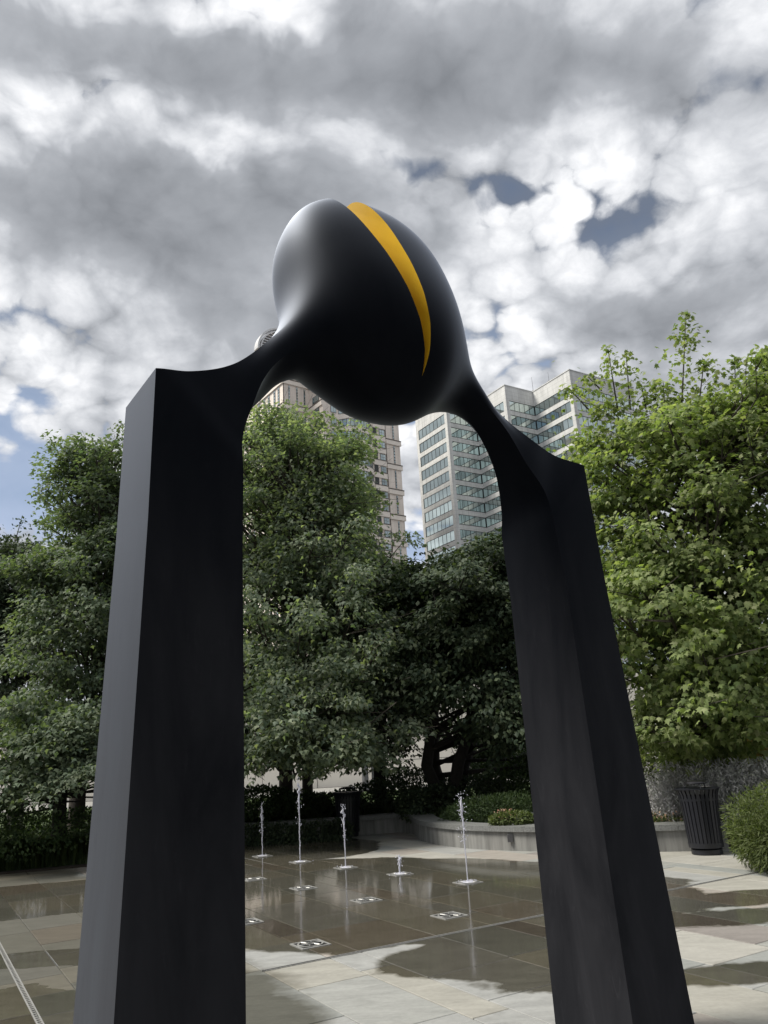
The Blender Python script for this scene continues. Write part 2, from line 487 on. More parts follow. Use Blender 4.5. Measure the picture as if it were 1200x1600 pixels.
def copy_tree(o, parent=None):
    c = o.copy(); C.objects.link(c)
    if parent is not None: c.parent = parent
    for ch in list(o.children): copy_tree(ch, c)
    return c


class MB:
    """collects simple solids for one mesh"""
    def __init__(s): s.v = []; s.f = []

    def add(s, vs, fs):
        k = len(s.v); s.v += [tuple(float(q) for q in x) for x in vs]; s.f += [tuple(i + k for i in f) for f in fs]

    def box(s, x0, x1, y0, y1, z0, z1):
        s.hexa([(x0, y0, z0), (x1, y0, z0), (x1, y1, z0), (x0, y1, z0)], [(x0, y0, z1), (x1, y0, z1), (x1, y1, z1), (x0, y1, z1)])

    def hexa(s, lo, hi):
        n = len(lo)
        s.add(list(lo) + list(hi), [tuple(reversed(range(n))), tuple(range(n, 2 * n))] + [(i, (i + 1) % n, n + (i + 1) % n, n + i) for i in range(n)])

    def prism(s, poly, z0, z1):
        s.hexa([(x, y, z0) for x, y in poly], [(x, y, z1) for x, y in poly])

    def tube(s, pts, rs, n=6, cap=True):
        pts = [np.array(p_, float) for p_ in pts]
        k = len(s.v); up0 = None
        for i, p_ in enumerate(pts):
            d = pts[min(i + 1, len(pts) - 1)] - pts[max(i - 1, 0)]; d /= (np.linalg.norm(d) + 1e-9)
            r_ = up0 if up0 is not None else (np.array([1., 0, 0]) if abs(d[0]) < 0.8 else np.array([0, 1., 0]))
            a_ = r_ - d * r_.dot(d); a_ /= (np.linalg.norm(a_) + 1e-9); up0 = a_; b_ = np.cross(d, a_)
            for j in range(n):
                q = 2 * math.pi * j / n
                s.v.append(tuple(p_ + rs[i] * (math.cos(q) * a_ + math.sin(q) * b_)))
        for i in range(len(pts) - 1):
            for j in range(n):
                s.f.append((k + i * n + j, k + i * n + (j + 1) % n, k + (i + 1) * n + (j + 1) % n, k + (i + 1) * n + j))
        if cap:
            s.f.append(tuple(k + j for j in reversed(range(n)))); s.f.append(tuple(k + (len(pts) - 1) * n + j for j in range(n)))

    def lathe(s, prof, n=32, c=(0, 0, 0)):
        k = len(s.v)
        for r_, z_ in prof:
            for j in range(n):
                q = 2 * math.pi * j / n
                s.v.append((c[0] + r_ * math.cos(q), c[1] + r_ * math.sin(q), c[2] + z_))
        for i in range(len(prof) - 1):
            for j in range(n):
                s.f.append((k + i * n + j, k + i * n + (j + 1) % n, k + (i + 1) * n + (j + 1) % n, k + (i + 1) * n + j))
        if prof[0][0] > 1e-4: s.f.append(tuple(k + j for j in reversed(range(n))))
        if prof[-1][0] > 1e-4: s.f.append(tuple(k + (len(prof) - 1) * n + j for j in range(n)))

    def build(s, name, mt, parent=None, smooth=False):
        me = bpy.data.meshes.new(name); me.from_pydata(s.v, [], s.f)
        if smooth:
            me.polygons.foreach_set('use_smooth', np.ones(len(me.polygons), bool))
            try: me.set_sharp_from_angle(angle=rad(40))
            except Exception: pass
        if mt: me.materials.append(mt)
        return link(name, me, parent)


# leaf templates in the leaf plane: x across, y along, z up
def _maple():
    pts = [(0, 0, 0), (.18, .10, -.03), (.46, .16, -.10), (.28, .34, -.03), (.50, .62, -.10), (.22, .58, .0), (0, 1.0, -.08),
           (-.22, .58, .0), (-.50, .62, -.10), (-.28, .34, -.03), (-.46, .16, -.10), (-.18, .10, -.03)]
    ctr = (0, .36, .05)
    V = np.array([ctr] + pts); n = len(pts)
    F = np.array([(0, 1 + i, 1 + (i + 1) % n) for i in range(n)])
    return V, F


LEAF_MAPLE = _maple()
LEAF_OVAL = (np.array([(0, 0, 0), (.34, .42, -.06), (0, 1, -.08), (-.34, .42, -.06), (0, .45, .05)]),
             np.array([(0, 1, 4), (1, 2, 4), (2, 3, 4), (3, 0, 4)]))
LEAF_LOBED = (np.array([(0, 0, 0), (.45, .2, -.08), (.22, .48, .0), (0, 1, -.08), (-.22, .48, 0), (-.45, .2, -.08)]),
              np.array([(0, 1, 2), (0, 2, 4), (2, 3, 4), (0, 4, 5)]))
LEAF_NARROW = (np.array([(0, 0, 0), (.10, .45, -.04), (0, 1, -.16), (-.10, .45, -.04)]), np.array([(0, 1, 2), (0, 2, 3)]))


def frames(dirs, ups):
    y = dirs / (np.linalg.norm(dirs, axis=1, keepdims=True) + 1e-9)
    x = np.cross(y, ups); x /= (np.linalg.norm(x, axis=1, keepdims=True) + 1e-9)
    z = np.cross(x, y)
    return np.stack([x, y, z], 2)       # columns


def leaves(pos, dirs, ups, size, templ):
    T, F = templ
    R = frames(dirs, ups)
    V = np.einsum('nij,kj->nki', R, T) * size[:, None, None] + pos[:, None]
    n, k = len(pos), len(T)
    FF = (F[None] + (np.arange(n) * k)[:, None, None]).reshape(-1, 3)
    return V.reshape(-1, 3), FF


def unit(n, rng):
    v = rng.normal(size=(n, 3)); return v / np.linalg.norm(v, axis=1, keepdims=True)


def make_tree(name, label, cat, base, blobs, n_bough, n_leaf, leaf_size, templ, lm, bark, trunk_r=0.12, seed=1, group=None,
              fork=1.8, stems=1, spread=0.5, clump=(0.52, 0.25), shoots=(), twigs=True, tree_lean=(0, 0), single_leaves=0, branch_k=1.0):
    """tapered trunk with limbs; the crown is clumps of leaves carried on boughs inside the blobs"""
    rng = np.random.default_rng(seed)
    base = np.array([base[0], base[1], base[2] if len(base) > 2 else 0.0], float)
    root = empty(name, base); tag(root, label, cat, group)
    B = np.array(blobs, float)
    vol = B[:, 3] * B[:, 4] * B[:, 5]; pr = vol ** 0.75; pr /= pr.sum()
    tips = []
    while len(tips) < n_bough:
        i = rng.choice(len(B), p=pr); u = unit(1, rng)[0]; r_ = rng.random() ** 0.38
        if rng.random() < .2: r_ *= 1.28
        p_ = B[i, :3] + u * r_ * B[i, 3:6]
        tips.append(p_)
    tips = np.array(tips)
    zmin, zmax = tips[:, 2].min(), tips[:, 2].max()
    cen = np.average(B[:, :3], axis=0, weights=pr)
    # trunk(s)
    tm = MB(); axes = []
    for s_ in range(stems):
        q = 2 * math.pi * s_ / stems + 0.5
        off = np.array([math.cos(q), math.sin(q), 0]) * spread * (1 if stems > 1 else 0)
        top = np.array([cen[0] + off[0] * 1.6, cen[1] + off[1] * 1.6, zmin + (zmax - zmin) * 0.72])
        b0 = base + off * 0.18
        k1 = np.array([b0[0] + off[0] * 0.5, b0[1] + off[1] * 0.5, base[2] + fork])
        pts = [b0 - np.array([0, 0, .1]), b0 + np.array([0, 0, .15]), k1, (k1 + top) / 2 + rng.normal(0, .12, 3), top]
        r0 = trunk_r / math.sqrt(stems) * 1.15
        tm.tube(pts, [r0 * 1.35, r0 * 1.1, r0 * .9, r0 * .5, r0 * .12], 9)
        axes.append(pts)
    tv = [(x - base[0], y - base[1], z - base[2]) for x, y, z in tm.v]; tm.v = tv
    tm.build('trunk', bark, root, True)
    lm_ = MB()
    for ti, tp in enumerate(tips):
        ax = axes[int(rng.integers(len(axes)))] if len(axes) > 1 else axes[0]
        horiz = math.hypot(tp[0] - cen[0], tp[1] - cen[1])
        zj = min(max(tp[2] - horiz * rng.uniform(.45, .9) - .2, base[2] + fork * rng.uniform(.75, 1.1)), ax[-1][2] - .1)
        # point on the axis at that height
        for a0, a1 in zip(ax[:-1], ax[1:]):
            if a0[2] <= zj <= a1[2] or a1 is ax[-1]:
                f_ = min(max((zj - a0[2]) / (a1[2] - a0[2] + 1e-6), 0), 1); j0 = a0 + (a1 - a0) * f_; break
        mid = (j0 + tp) / 2 + np.array([0, 0, -.10 * horiz]) + rng.normal(0, .10, 3)
        L_ = np.linalg.norm(tp - j0)
        r0 = (0.010 + 0.0065 * L_) * (trunk_r / 0.12) ** .5
        if branch_k < 1 and rng.random() > branch_k: continue
        if ti % 5 == 0: r0 *= 1.7
        lm_.tube([j0 - base, mid - base, tp - base], [r0, r0 * .62, r0 * .22], 5, False)
        if twigs:
            for _ in range(2):
                q = tp + rng.normal(0, 1, 3) * np.array([clump[0], clump[0], clump[1] * 1.2])
                lm_.tube([(mid * .35 + tp * .65) - base, q - base], [r0 * .3, r0 * .1], 3, False)
    for (p0, p1, n_) in shoots:
        lm_.tube([np.array(p0) - base, np.array(p1) - base], [.02, .006], 5, False)
    lb = lm_.build('branches', bark, root, True); lb['kind'] = 'stuff'
    # leaves
    per = rng.multinomial(n_leaf, np.full(len(tips), 1 / len(tips)))
    idx = np.repeat(np.arange(len(tips)), per); n = len(idx)
    cs = rng.uniform(.65, 1.25, len(tips))
    u = unit(n, rng) * (rng.random(n) ** .42)[:, None]
    tilt = rng.normal(0, .30, (len(tips), 2))
    outv = tips - cen; outv[:, 2] *= .4; outv /= (np.linalg.norm(outv, axis=1, keepdims=True) + 1e-6)
    off = u * np.array([clump[0], clump[0], clump[1]]) * cs[idx][:, None]
    rad_h = np.linalg.norm(off[:, :2], axis=1)
    off[:, 2] += (off[:, :2] * tilt[idx]).sum(1)
    off[:, 2] -= 0.22 * rad_h ** 1.5 / max(clump[0], .1) ** .5          # sprays droop at their rim
    pos = tips[idx] + off
    loose = rng.random(n) < .11          # sprays between the boughs
    bi = rng.choice(len(B), size=n, p=pr); free_ = B[bi, :3] + unit(n, rng) * (rng.random(n) ** .4)[:, None] * B[bi, 3:6] * 1.04
    pos = np.where(loose[:, None], free_ + rng.normal(0, .05, (n, 3)), pos)
    hd = off.copy(); hd[:, 2] = 0; hd += outv[idx] * .25 + rng.normal(0, .22, (n, 3)); hd[:, 2] -= .25 + .25 * rng.random(n)
    ups = np.tile(np.array([0, 0, 1.]), (n, 1)) + rng.normal(0, .42, (n, 3)) + outv[idx] * .25
    size = leaf_size * rng.uniform(.65, 1.2, n)
    ext = []
    for (p0, p1, n_) in shoots:
        p0 = np.array(p0); p1 = np.array(p1); tt = rng.random(n_) ** .8
        pp = p0 + (p1 - p0) * tt[:, None] + rng.normal(0, 1, (n_, 3)) * (.40 * (1.15 - tt))[:, None] * np.array([1, 1, .6])
        ext.append(pp)
    if ext:
        pp = np.vstack(ext); k = len(pp)
        pos = np.vstack([pos, pp]); dd = rng.normal(0, 1, (k, 3)); dd[:, 2] = -.5
        hd = np.vstack([hd, dd]); ups = np.vstack([ups, np.array([0, 0, 1.]) + rng.normal(0, .5, (k, 3))])
        size = np.concatenate([size, leaf_size * rng.uniform(.6, 1.1, k)])
    if single_leaves:
        # the leaves that show largest are picked out one by one
        d = np.linalg.norm(pos - np.array([0, 0, EYE]), axis=1) / size
        c_ = (pos - np.array([0, 0, EYE])) @ CW
        ins = (np.abs(c_[:, 0] / -c_[:, 2]) < .49) & (np.abs(c_[:, 1] / -c_[:, 2]) < .65)
        d = np.where(ins, d, 1e9)
        pick = np.argsort(d)[:single_leaves]
        me = np_mesh('leaf', templ[0], templ[1], lm)
        R = frames(hd[pick], ups[pick])
        for q, i in enumerate(pick):
            o = link('leaf', me, root)
            mm = Matrix([list(R[q][0]) + [0], list(R[q][1]) + [0], list(R[q][2]) + [0], [0, 0, 0, 1]]) @ Matrix.Scale(float(size[i]), 4)
            mm.translation = Vector(pos[i] - base); o.matrix_local = mm
        keep = np.ones(len(pos), bool); keep[pick] = False
        pos, hd, ups, size = pos[keep], hd[keep], ups[keep], size[keep]
    V, F = leaves(pos - base, hd, ups, size, templ)
    cr = link('crown', np_mesh('crown', V, F, lm), root); cr['kind'] = 'stuff'
    return root


def make_bush(name, label, cat, base, blobs, n, size, templ, lm, seed=1, group=None, spiky=0.0, shell=0.35, kind=None, stems=6, bark=None):
    rng = np.random.default_rng(seed)
    base = np.array([base[0], base[1], base[2] if len(base) > 2 else 0.0], float)
    root = empty(name, base); tag(root, label, cat, group, kind)
    B = np.array(blobs, float); area = (B[:, 3] * B[:, 4] * B[:, 5]) ** .67; per = rng.multinomial(n, area / area.sum())
    idx = np.repeat(np.arange(len(B)), per); k = len(idx)
    u = unit(k, rng); r_ = 1 - shell * rng.random(k) ** 1.6
    lump = 1 + .12 * np.sin(u[:, 0] * 7 + idx) * np.cos(u[:, 1] * 6 + u[:, 2] * 5 + idx * 2)
    pos = B[idx, :3] + u * (r_ * lump)[:, None] * B[idx, 3:6]
    keep = pos[:, 2] > base[2] + .01; pos = pos[keep]; u = u[keep]; k = len(pos)
    hd = u * (1 - spiky) + rng.normal(0, .5, (k, 3)); hd[:, 2] += spiky * 1.2 - .15
    ups = u + np.array([0, 0, .7]) + rng.normal(0, .4, (k, 3))
    V, F = leaves(pos - base, hd, ups, size * rng.uniform(.6, 1.3, k), templ)
    fo = link('foliage', np_mesh('foliage', V, F, lm), root); fo['kind'] = 'stuff'
    sm_ = MB()
    for i in range(stems):
        b = B[rng.integers(len(B))]
        tgt = b[:3] + unit(1, rng)[0] * b[3:6] * .6; tgt[2] = max(tgt[2], base[2] + .1)
        sm_.tube([(b[0] - base[0], b[1] - base[1], -.02), tgt - base], [.015, .005], 4, False)
    s_ = sm_.build('stems', bark or M['bark_dark'], root); s_['kind'] = 'stuff'
    return root


# ------------------------------------------------------------------ ground
def sheet(name, poly, z, mt, thick=0.3, parent=None, kind='structure'):
    b = MB(); b.prism(poly, z - thick, z); o = b.build(name, mt, parent)
    if parent is None: o['kind'] = kind
    return o


sheet('ground', [(-1200, -600), (1200, -600), (1200, 1800), (-1200, 1800)], -0.06, M['asphalt'], 0.5)
plaza = sheet('plaza', [(-11, -9), (11, -9), (11, 19.5), (-11, 19.5)], -0.012, M['mortar'], 0.05)

# random ashlar of bluestone slabs, laid in strips along the plaza axes
paver_mesh = {}


def paver(wd, ln):
    k = (round(wd, 3), round(ln, 3))
    if k not in paver_mesh:
        g_ = .0045; c_ = .004; x, y = wd / 2 - g_, ln / 2 - g_
        b = MB()
        lo = [(-x, -y, -.03), (x, -y, -.03), (x, y, -.03), (-x, y, -.03)]
        mi = [(-x, -y, -c_), (x, -y, -c_), (x, y, -c_), (-x, y, -c_)]
        hi = [(-x + c_, -y + c_, 0), (x - c_, -y + c_, 0), (x - c_, y - c_, 0), (-x + c_, y - c_, 0)]
        b.add(lo + mi + hi, [(0, 1, 5, 4), (1, 2, 6, 5), (2, 3, 7, 6), (3, 0, 4, 7), (4, 5, 9, 8), (5, 6, 10, 9), (6, 7, 11, 10), (7, 4, 8, 11), (8, 9, 10, 11)])
        me = bpy.data.meshes.new('paving_stone'); me.from_pydata(b.v, [], b.f); me.materials.append(M['paver'])
        paver_mesh[k] = me
    return paver_mesh[k]


edges = [2.62, 3.22, 3.52, 4.34, 4.98, 5.28, 6.02, 6.62]
while edges[-1] < 20: edges.append(edges[-1] + random.choice([.3, .6, .6, .74, .9]))
left = [2.62, 1.88, 1.27, .92]
while left[-1] > -16: left.append(left[-1] - random.choice([.4, .6, .6, .74, .9]))
edges = sorted(set(left + edges))
slabs = []
LENS = [.6, .75, .9, 1.05, 1.2, 1.5]
for a0, a1 in zip(edges[:-1], edges[1:]):
    wd = a1 - a0
    marks = [-12.0, 6.675, 6.725, 22.0] if a0 >= 2.5 else [-12.0, 22.0]
    for q in range(0, len(marks) - 1):
        b0, b1 = marks[q], marks[q + 1]
        if b1 - b0 < .1: continue            # the slot drain
        y = b0 + (random.uniform(-.5, 0) if q == 0 else 0)
        while y < b1 - .05:
            ln = random.choice(LENS) if wd < 1 else random.choice(LENS[:4])
            if y + ln > b1 - .35: ln = b1 - y
            slabs.append(((a0 + a1) / 2, y + ln / 2, wd, ln)); y += ln
vis, rest = [], []
for s_ in slabs:
    p_ = AX * s_[0] + BX * s_[1]
    c_ = np.array([p_[0], p_[1], -EYE]) @ CW
    if abs(p_[0]) > 10.9 or p_[1] > 19.3 or p_[1] < -8.8: continue
    ok = c_[2] < 0 and abs(c_[0] / c_[2]) < .56 and abs(c_[1] / c_[2]) < .74
    d_ = math.hypot(*p_)
    (vis if ok else rest).append((d_, s_))
vis.sort(key=lambda x: x[0])
if len(vis) > 298: rest += vis[298:]; vis = vis[:298]
for d_, (ca, cb, wd, ln) in vis:
    p_ = AX * ca + BX * cb
    o = link('paving_stone', paver(wd, ln), plaza)
    o.location = (p_[0], p_[1], random.uniform(-.0012, .0012)); o.rotation_euler = (rad(random.gauss(0, .05)), rad(random.gauss(0, .05)), rad(31))
rb = MB()
for d_, (ca, cb, wd, ln) in rest:
    x0, x1, y0, y1 = ca - wd / 2 + .0045, ca + wd / 2 - .0045, cb - ln / 2 + .0045, cb + ln / 2 - .0045
    q = [AX * x_ + BX * y_ for x_, y_ in ((x0, y0), (x1, y0), (x1, y1), (x0, y1))]
    rb.prism([tuple(v) for v in q], -.03, 0.0)
o = rb.build('outer_paving_stones', M['paver'], plaza); o['kind'] = 'stuff'


# slot drains (thing > channel, two edge strips, bars)
def slot_drain(label, p0, p1, perforated=False):
    p0 = np.array(p0); p1 = np.array(p1); L_ = np.linalg.norm(p1 - p0); d = (p1 - p0) / L_
    root = empty('slot_drain', (p0[0], p0[1], 0), math.atan2(d[1], d[0])); tag(root, label, 'drain')
    b = MB(); b.box(0, L_, -.013, .013, -.02, -.010); b.build('channel', M['dark_grate'], root)
    for s_ in (-1, 1):
        b = MB(); b.box(0, L_, s_ * .018 - .005, s_ * .018 + .005, -.02, .003); b.build('edge_strip', M['plate'], root)
    if perforated:
        b = MB(); x = .02
        while x < L_: b.box(x, x + .022, -.013, .013, -.012, .001); x += .055
        o = b.build('bars', M['plate'], root); o['kind'] = 'stuff'
    return root


slot_drain('long narrow slot drain crossing the paving in front of the water jets', AX * 2.64 + BX * 6.70, AX * 10.0 + BX * 6.70)
slot_drain('perforated slot drain at the lower left corner of the photo', AX * .92 + BX * 4.6, AX * .92 + BX * 10.6, True)

# beds, lawn, street behind the plaza
WALL_PX = [(300, 1322), (385, 1316), (470, 1312), (560, 1306), (620, 1300), (646, 1302), (650, 1308), (658, 1314), (680, 1320), (730, 1326.5),
           (796, 1329.6), (839, 1330.6), (950, 1331.5), (1034, 1331), (1085, 1330), (1140, 1328)]
wall_pts = [gnd(*p_) for p_ in WALL_PX]


def smooth_poly(pts, it=2):
    pts = [np.array(p_) for p_ in pts]
    for _ in range(it):
        q = [pts[0]]
        for p0, p1 in zip(pts[:-1], pts[1:]): q += [p0 * .75 + p1 * .25, p0 * .25 + p1 * .75]
        pts = q + [pts[-1]]
    return pts


wall_path = smooth_poly(wall_pts)


def offset(path, d):
    out = []
    for i, p_ in enumerate(path):
        t_ = path[min(i + 1, len(path) - 1)] - path[max(i - 1, 0)]; t_ = t_ / np.linalg.norm(t_)
        out.append(p_ + np.array([-t_[1], t_[0]]) * d)
    return out


def ribbon(b, inner, outer, z0, z1):
    n = len(inner); k = len(b.v)
    for p_, q_ in zip(inner, outer):
        b.v += [(p_[0], p_[1], z0), (p_[0], p_[1], z1), (q_[0], q_[1], z1), (q_[0], q_[1], z0)]
    for i in range(n - 1):
        a_ = k + 4 * i
        for j in range(4): b.f.append((a_ + j, a_ + 4 + j, a_ + 4 + (j + 1) % 4, a_ + (j + 1) % 4))
    b.f += [(k, k + 1, k + 2, k + 3), (k + 4 * n - 1, k + 4 * n - 2, k + 4 * n - 3, k + 4 * n - 4)]


WH = .38
root = empty('seat_wall', (wall_path[0][0], wall_path[0][1], 0)); tag(root, 'long curved grey concrete seat wall edging the planting beds', 'wall')
off0 = np.array([wall_path[0][0], wall_path[0][1]])
wp = [p_ - off0 for p_ in wall_path]
b = MB(); ribbon(b, wp, offset(wp, .30), -.03, WH - .085); b.build('wall_face', M['wallface'], root)
# coping stones, one by one
cp_i, cp_o = offset(wp, -.045), offset(wp, .42)
seg = 4
for i in range(0, len(wp) - 1, seg):
    j = min(i + seg, len(wp) - 1)
    b = MB(); ii = [p_.copy() for p_ in cp_i[i:j + 1]]; oo = [p_.copy() for p_ in cp_o[i:j + 1]]
    dd = (ii[1] - ii[0]); dd = dd / np.linalg.norm(dd) * .004; ii[0] += dd; oo[0] += dd
    ribbon(b, ii, oo, WH - .083, WH + random.uniform(-.001, .001)); b.build('coping_stone', M['granite'], root)
for px, py in ((799, 1314), (1041, 1314)):
    g_ = gnd(px, 1330); g_ = g_ - off0
    b = MB(); b.box(g_[0] - .045, g_[0] + .045, g_[1] - .02, g_[1] + .03, .14, .26); b.build('socket_cover', M['grey_metal'], root)

bed_back = [(9, 26), (-9, 26), (-9.5, 15.5)]
bed = [tuple(p_) for p_ in offset(wall_path, .2)] + [(10.8, 12.2), (11, 26), (-9, 26), (-8, 16.5)]
o = sheet('planting_bed', bed, .24, M['soil'], .3)
left_edge = [gnd(-60, 1372), gnd(0, 1367), gnd(130, 1355), gnd(220, 1346), gnd(300, 1322)]
o = sheet('left_planting_bed', [tuple(p_) for p_ in left_edge] + [(-4.2, 17.2), (-9, 26), (-16, 26), (-16, 14)], .02, M['soil'], .2)
sheet('lawn', [(-60, 26), (60, 26), (60, 37), (-60, 37)], .10, M['lawn'], .3)
sheet('far_pavement', [(-80, 37), (80, 37), (80, 47), (-80, 47)], .02, M['conc'], .2)

# long pale panelled wall across the street, built panel by panel
root = empty('street_wall', (0, 47.5, 0)); tag(root, 'long pale panelled wall seen beyond the tree trunks', 'wall')
b = MB(); b.box(-34, 34, .25, 1.2, -.1, 5.3); b.build('wall_core', M['grey_metal'], root)
pm = MB(); pm.box(-1.585, 1.585, 0, .25, 0, 1.27)
pme = bpy.data.meshes.new('panel'); pme.from_pydata(pm.v, [], pm.f); pme.materials.append(M['farconc'])
for i in range(21):
    for j in range(4):
        o = link('panel', pme, root); o.location = (-32 + i * 3.2, random.uniform(-.02, .02), j * 1.3 + .02)
b = MB(); b.box(-34, 34, -.1, 1.3, 5.3, 5.5); b.build('cap', M['farconc'], root)


# ------------------------------------------------------------------ far towers
def tower_ring(foot, z0, z1, inset, mt, name, root):
    b = MB(); b.prism(foot, z0, z1); return b.build(name, mt, root)


def shrink(poly, d):
    """inset a rectilinear CCW polygon"""
    out = []; n = len(poly)
    for i in range(n):
        p0, p1, p2 = (np.array(poly[(i + k) % n]) for k in (-1, 0, 1))
        e0 = (p1 - p0) / np.linalg.norm(p1 - p0); e1 = (p2 - p1) / np.linalg.norm(p2 - p1)
        n0 = np.array([-e0[1], e0[0]]); n1 = np.array([-e1[1], e1[0]])
        den = 1 + n0.dot(n1)
        out.append(tuple(p1 + (n0 + n1) * d / den if den > 1e-3 else p1 + n0 * d))
    return out


TA = np.array([math.cos(rad(32)), math.sin(rad(32))]); TB = np.array([-TA[1], TA[0]])
KS = .9
C3 = np.array([55.9, 201.2]) * KS; R3 = C3 + TB * 15.8 * KS; C2 = R3 - TA * 11.1 * KS
R2 = C2 + TB * 14.7 * KS; C1 = R2 - TA * 11.3 * KS; L0 = C1 + TB * 16.8 * KS
C4 = C3 + TA * 27 * KS
foot = [C3, C4, C4 + TB * 60, L0 + TB * 8 + TA * 12, L0 + TA * 12, L0, C1, R2, C2, R3]
foot = [L0, C1, R2, C2, R3, C3, C4, C4 + TB * 55, L0 + TA * 30 + TB * 20, L0 + TA * 10]
foot = [tuple(p_) for p_ in foot]
RT = EYE + 103.4 * KS
root = empty('office_tower', (foot[1][0], foot[1][1], 0)); tag(root, 'pale grey office tower with ribbon windows and stepped corners', 'building')
org = np.array([foot[1][0], foot[1][1]])
fl = [tuple(np.array(p_) - org) for p_ in foot]
FH = .02146 * 216 * KS
b = MB(); b.prism(shrink(fl, .9), -.5, RT - .6); b.build('core', M['mullion'], root)
nfl = int(RT // FH)
top0 = RT - FH * 1.02
b = MB(); b.prism(fl, top0, RT); b.build('parapet', M['office_stone'], root)
b = MB(); b.prism(shrink(fl, -.12), RT, RT + .25); b.build('parapet_cap', M['office_stone'], root)
faces = [(0, 1), (1, 2), (2, 3), (3, 4), (4, 5), (5, 6)]
convex = {1, 3, 5, 0, 6}
for k in range(18):
    zt = top0 - k * FH            # underside of spandrel above
    zb = zt - FH * .69            # window bottom
    zs = zt - FH                  # spandrel below
    b = MB(); b.prism(fl, zs, zb); b.build('spandrel', M['office_stone'], root)
    for (i, j) in faces:
        p0, p1 = np.array(fl[i]), np.array(fl[j]); L_ = np.linalg.norm(p1 - p0); e = (p1 - p0) / L_; nin = np.array([-e[1], e[0]])
        s0 = 1.25 * KS if i in convex else 0.0; s1 = L_ - (1.25 * KS if j in convex else 0.0)
        # glass strip
        g_ = MB(); fr = MB(); npan = max(4, int(round((s1 - s0) / 1.75)))
        ang = math.atan2(e[1], e[0])
        dw = .14
        for q in range(npan):
            u0 = s0 + (s1 - s0) * q / npan + .03; u1 = s0 + (s1 - s0) * (q + 1) / npan - .03
            g_.box(u0, u1, dw + .02 + random.uniform(0, .02), dw + .12, zb + .24, zt - .06)
        for q in range(npan + 1):
            u = s0 + (s1 - s0) * q / npan; fr.box(u - .045, u + .045, dw - .02, dw + .14, zb + .24, zt - .06)
        fr.box(s0, s1, dw - .08, dw + .14, zb, zb + .22); fr.box(s0, s1, dw - .04, dw + .13, zt - .06, zt)
        wo_ = fr.build('window', M['mullion'], root); wo_.location = (p0[0], p0[1], 0); wo_.rotation_euler = (0, 0, ang)
        gl = g_.build('pane', M['office_glass'], wo_)
    for c_ in (1, 3, 5):            # solid corner piers
        p1 = np.array(fl[c_]); e0 = np.array(fl[c_ - 1]) - p1; e0 /= np.linalg.norm(e0); e1 = np.array(fl[c_ + 1]) - p1; e1 /= np.linalg.norm(e1)
        wpier = 1.25 * KS
        b = MB(); b.prism([tuple(p1), tuple(p1 + e1 * wpier), tuple(p1 + e1 * wpier + e0 * .9), tuple(p1 + (e0 + e1) * .9), tuple(p1 + e0 * wpier + e1 * .9), tuple(p1 + e0 * wpier)], zb, zt)
        b.build('corner_pier', M['office_stone'], root)
    p0 = np.array(fl[0]); e1 = np.array(fl[1]) - p0; e1 /= np.linalg.norm(e1); nin = np.array([-e1[1], e1[0]])
    p9 = np.array(fl[9])
    b = MB(); b.prism([tuple(p0), tuple(p0 + e1 * 1.25 * KS), tuple(p0 + e1 * 1.25 * KS + nin * .9), tuple(p9 + e1 * .9), tuple(p9)], zb, zt); b.build('side_wall', M['office_stone'], root)
zlow = top0 - 18 * FH
b = MB(); b.prism(fl, -.5, zlow); b.build('lower_storeys', M['office_stone'], root)
# roof plant: mast and small dome
r0_ = np.array(fl[4]) + TB * 1.5
for dx, hh, rr in ((.4, 5.5, .07), (7.5, 4.0, .06)):
    q_ = r0_ + (np.array(fl[5]) - np.array(fl[4])) / 15.8 * dx + TA * 1.5
    b = MB(); b.tube([(q_[0], q_[1], RT), (q_[0], q_[1], RT + hh)], [rr, rr * .5], 6); b.lathe([(.7, RT), (.75, RT + .8), (.4, RT + 1.3), (.02, RT + 1.5)], 12, (q_[0], q_[1], 0))
    b.build('roof_mast', M['grey_metal'], root)

# hotel tower, beige precast with a bowed bay
HA = np.array([math.cos(rad(36)), math.sin(rad(36))]); HB = np.array([-HA[1], HA[0]])
PR = np.array([5.0, 182.9])                       # right front corner
PBk = PR - HA * 22.7                              # block left corner
Q = PBk + HB * 6.2; PLc = Q - HA * 7.4
hf = [PLc + HB * 24, PLc, Q, PBk, PR, PR + HB * 26]
root = empty('hotel_tower', (PR[0], PR[1], 0)); tag(root, 'beige precast tower with bowed bay windows and arched crown', 'building')
hl = [tuple(p_ - PR) for p_ in hf]
HR = 97.0
SH = 3.335
b = MB(); b.prism(hl, -.5, HR); b.build('wall', M['hotel_stone'], root)
b = MB(); b.prism(shrink(hl, -.25), HR, HR + .9); b.build('parapet', M['hotel_ledge'], root)
rz = rad(36)


def fbox(b, s0, s1, d0, d1, z0, z1, o2=np.zeros(2), ax=HA, out=None):
    """box on a facade line: s along ax from o2, d outward"""
    n_ = -HB if out is None else out
    q = [o2 + ax * s0 + n_ * d0, o2 + ax * s1 + n_ * d0, o2 + ax * s1 + n_ * d1, o2 + ax * s0 + n_ * d1]
    ar = sum(q[i][0] * q[(i + 1) % 4][1] - q[(i + 1) % 4][0] * q[i][1] for i in range(4))
    if ar < 0: q = q[::-1]
    b.prism([tuple(v) for v in q], z0, z1)


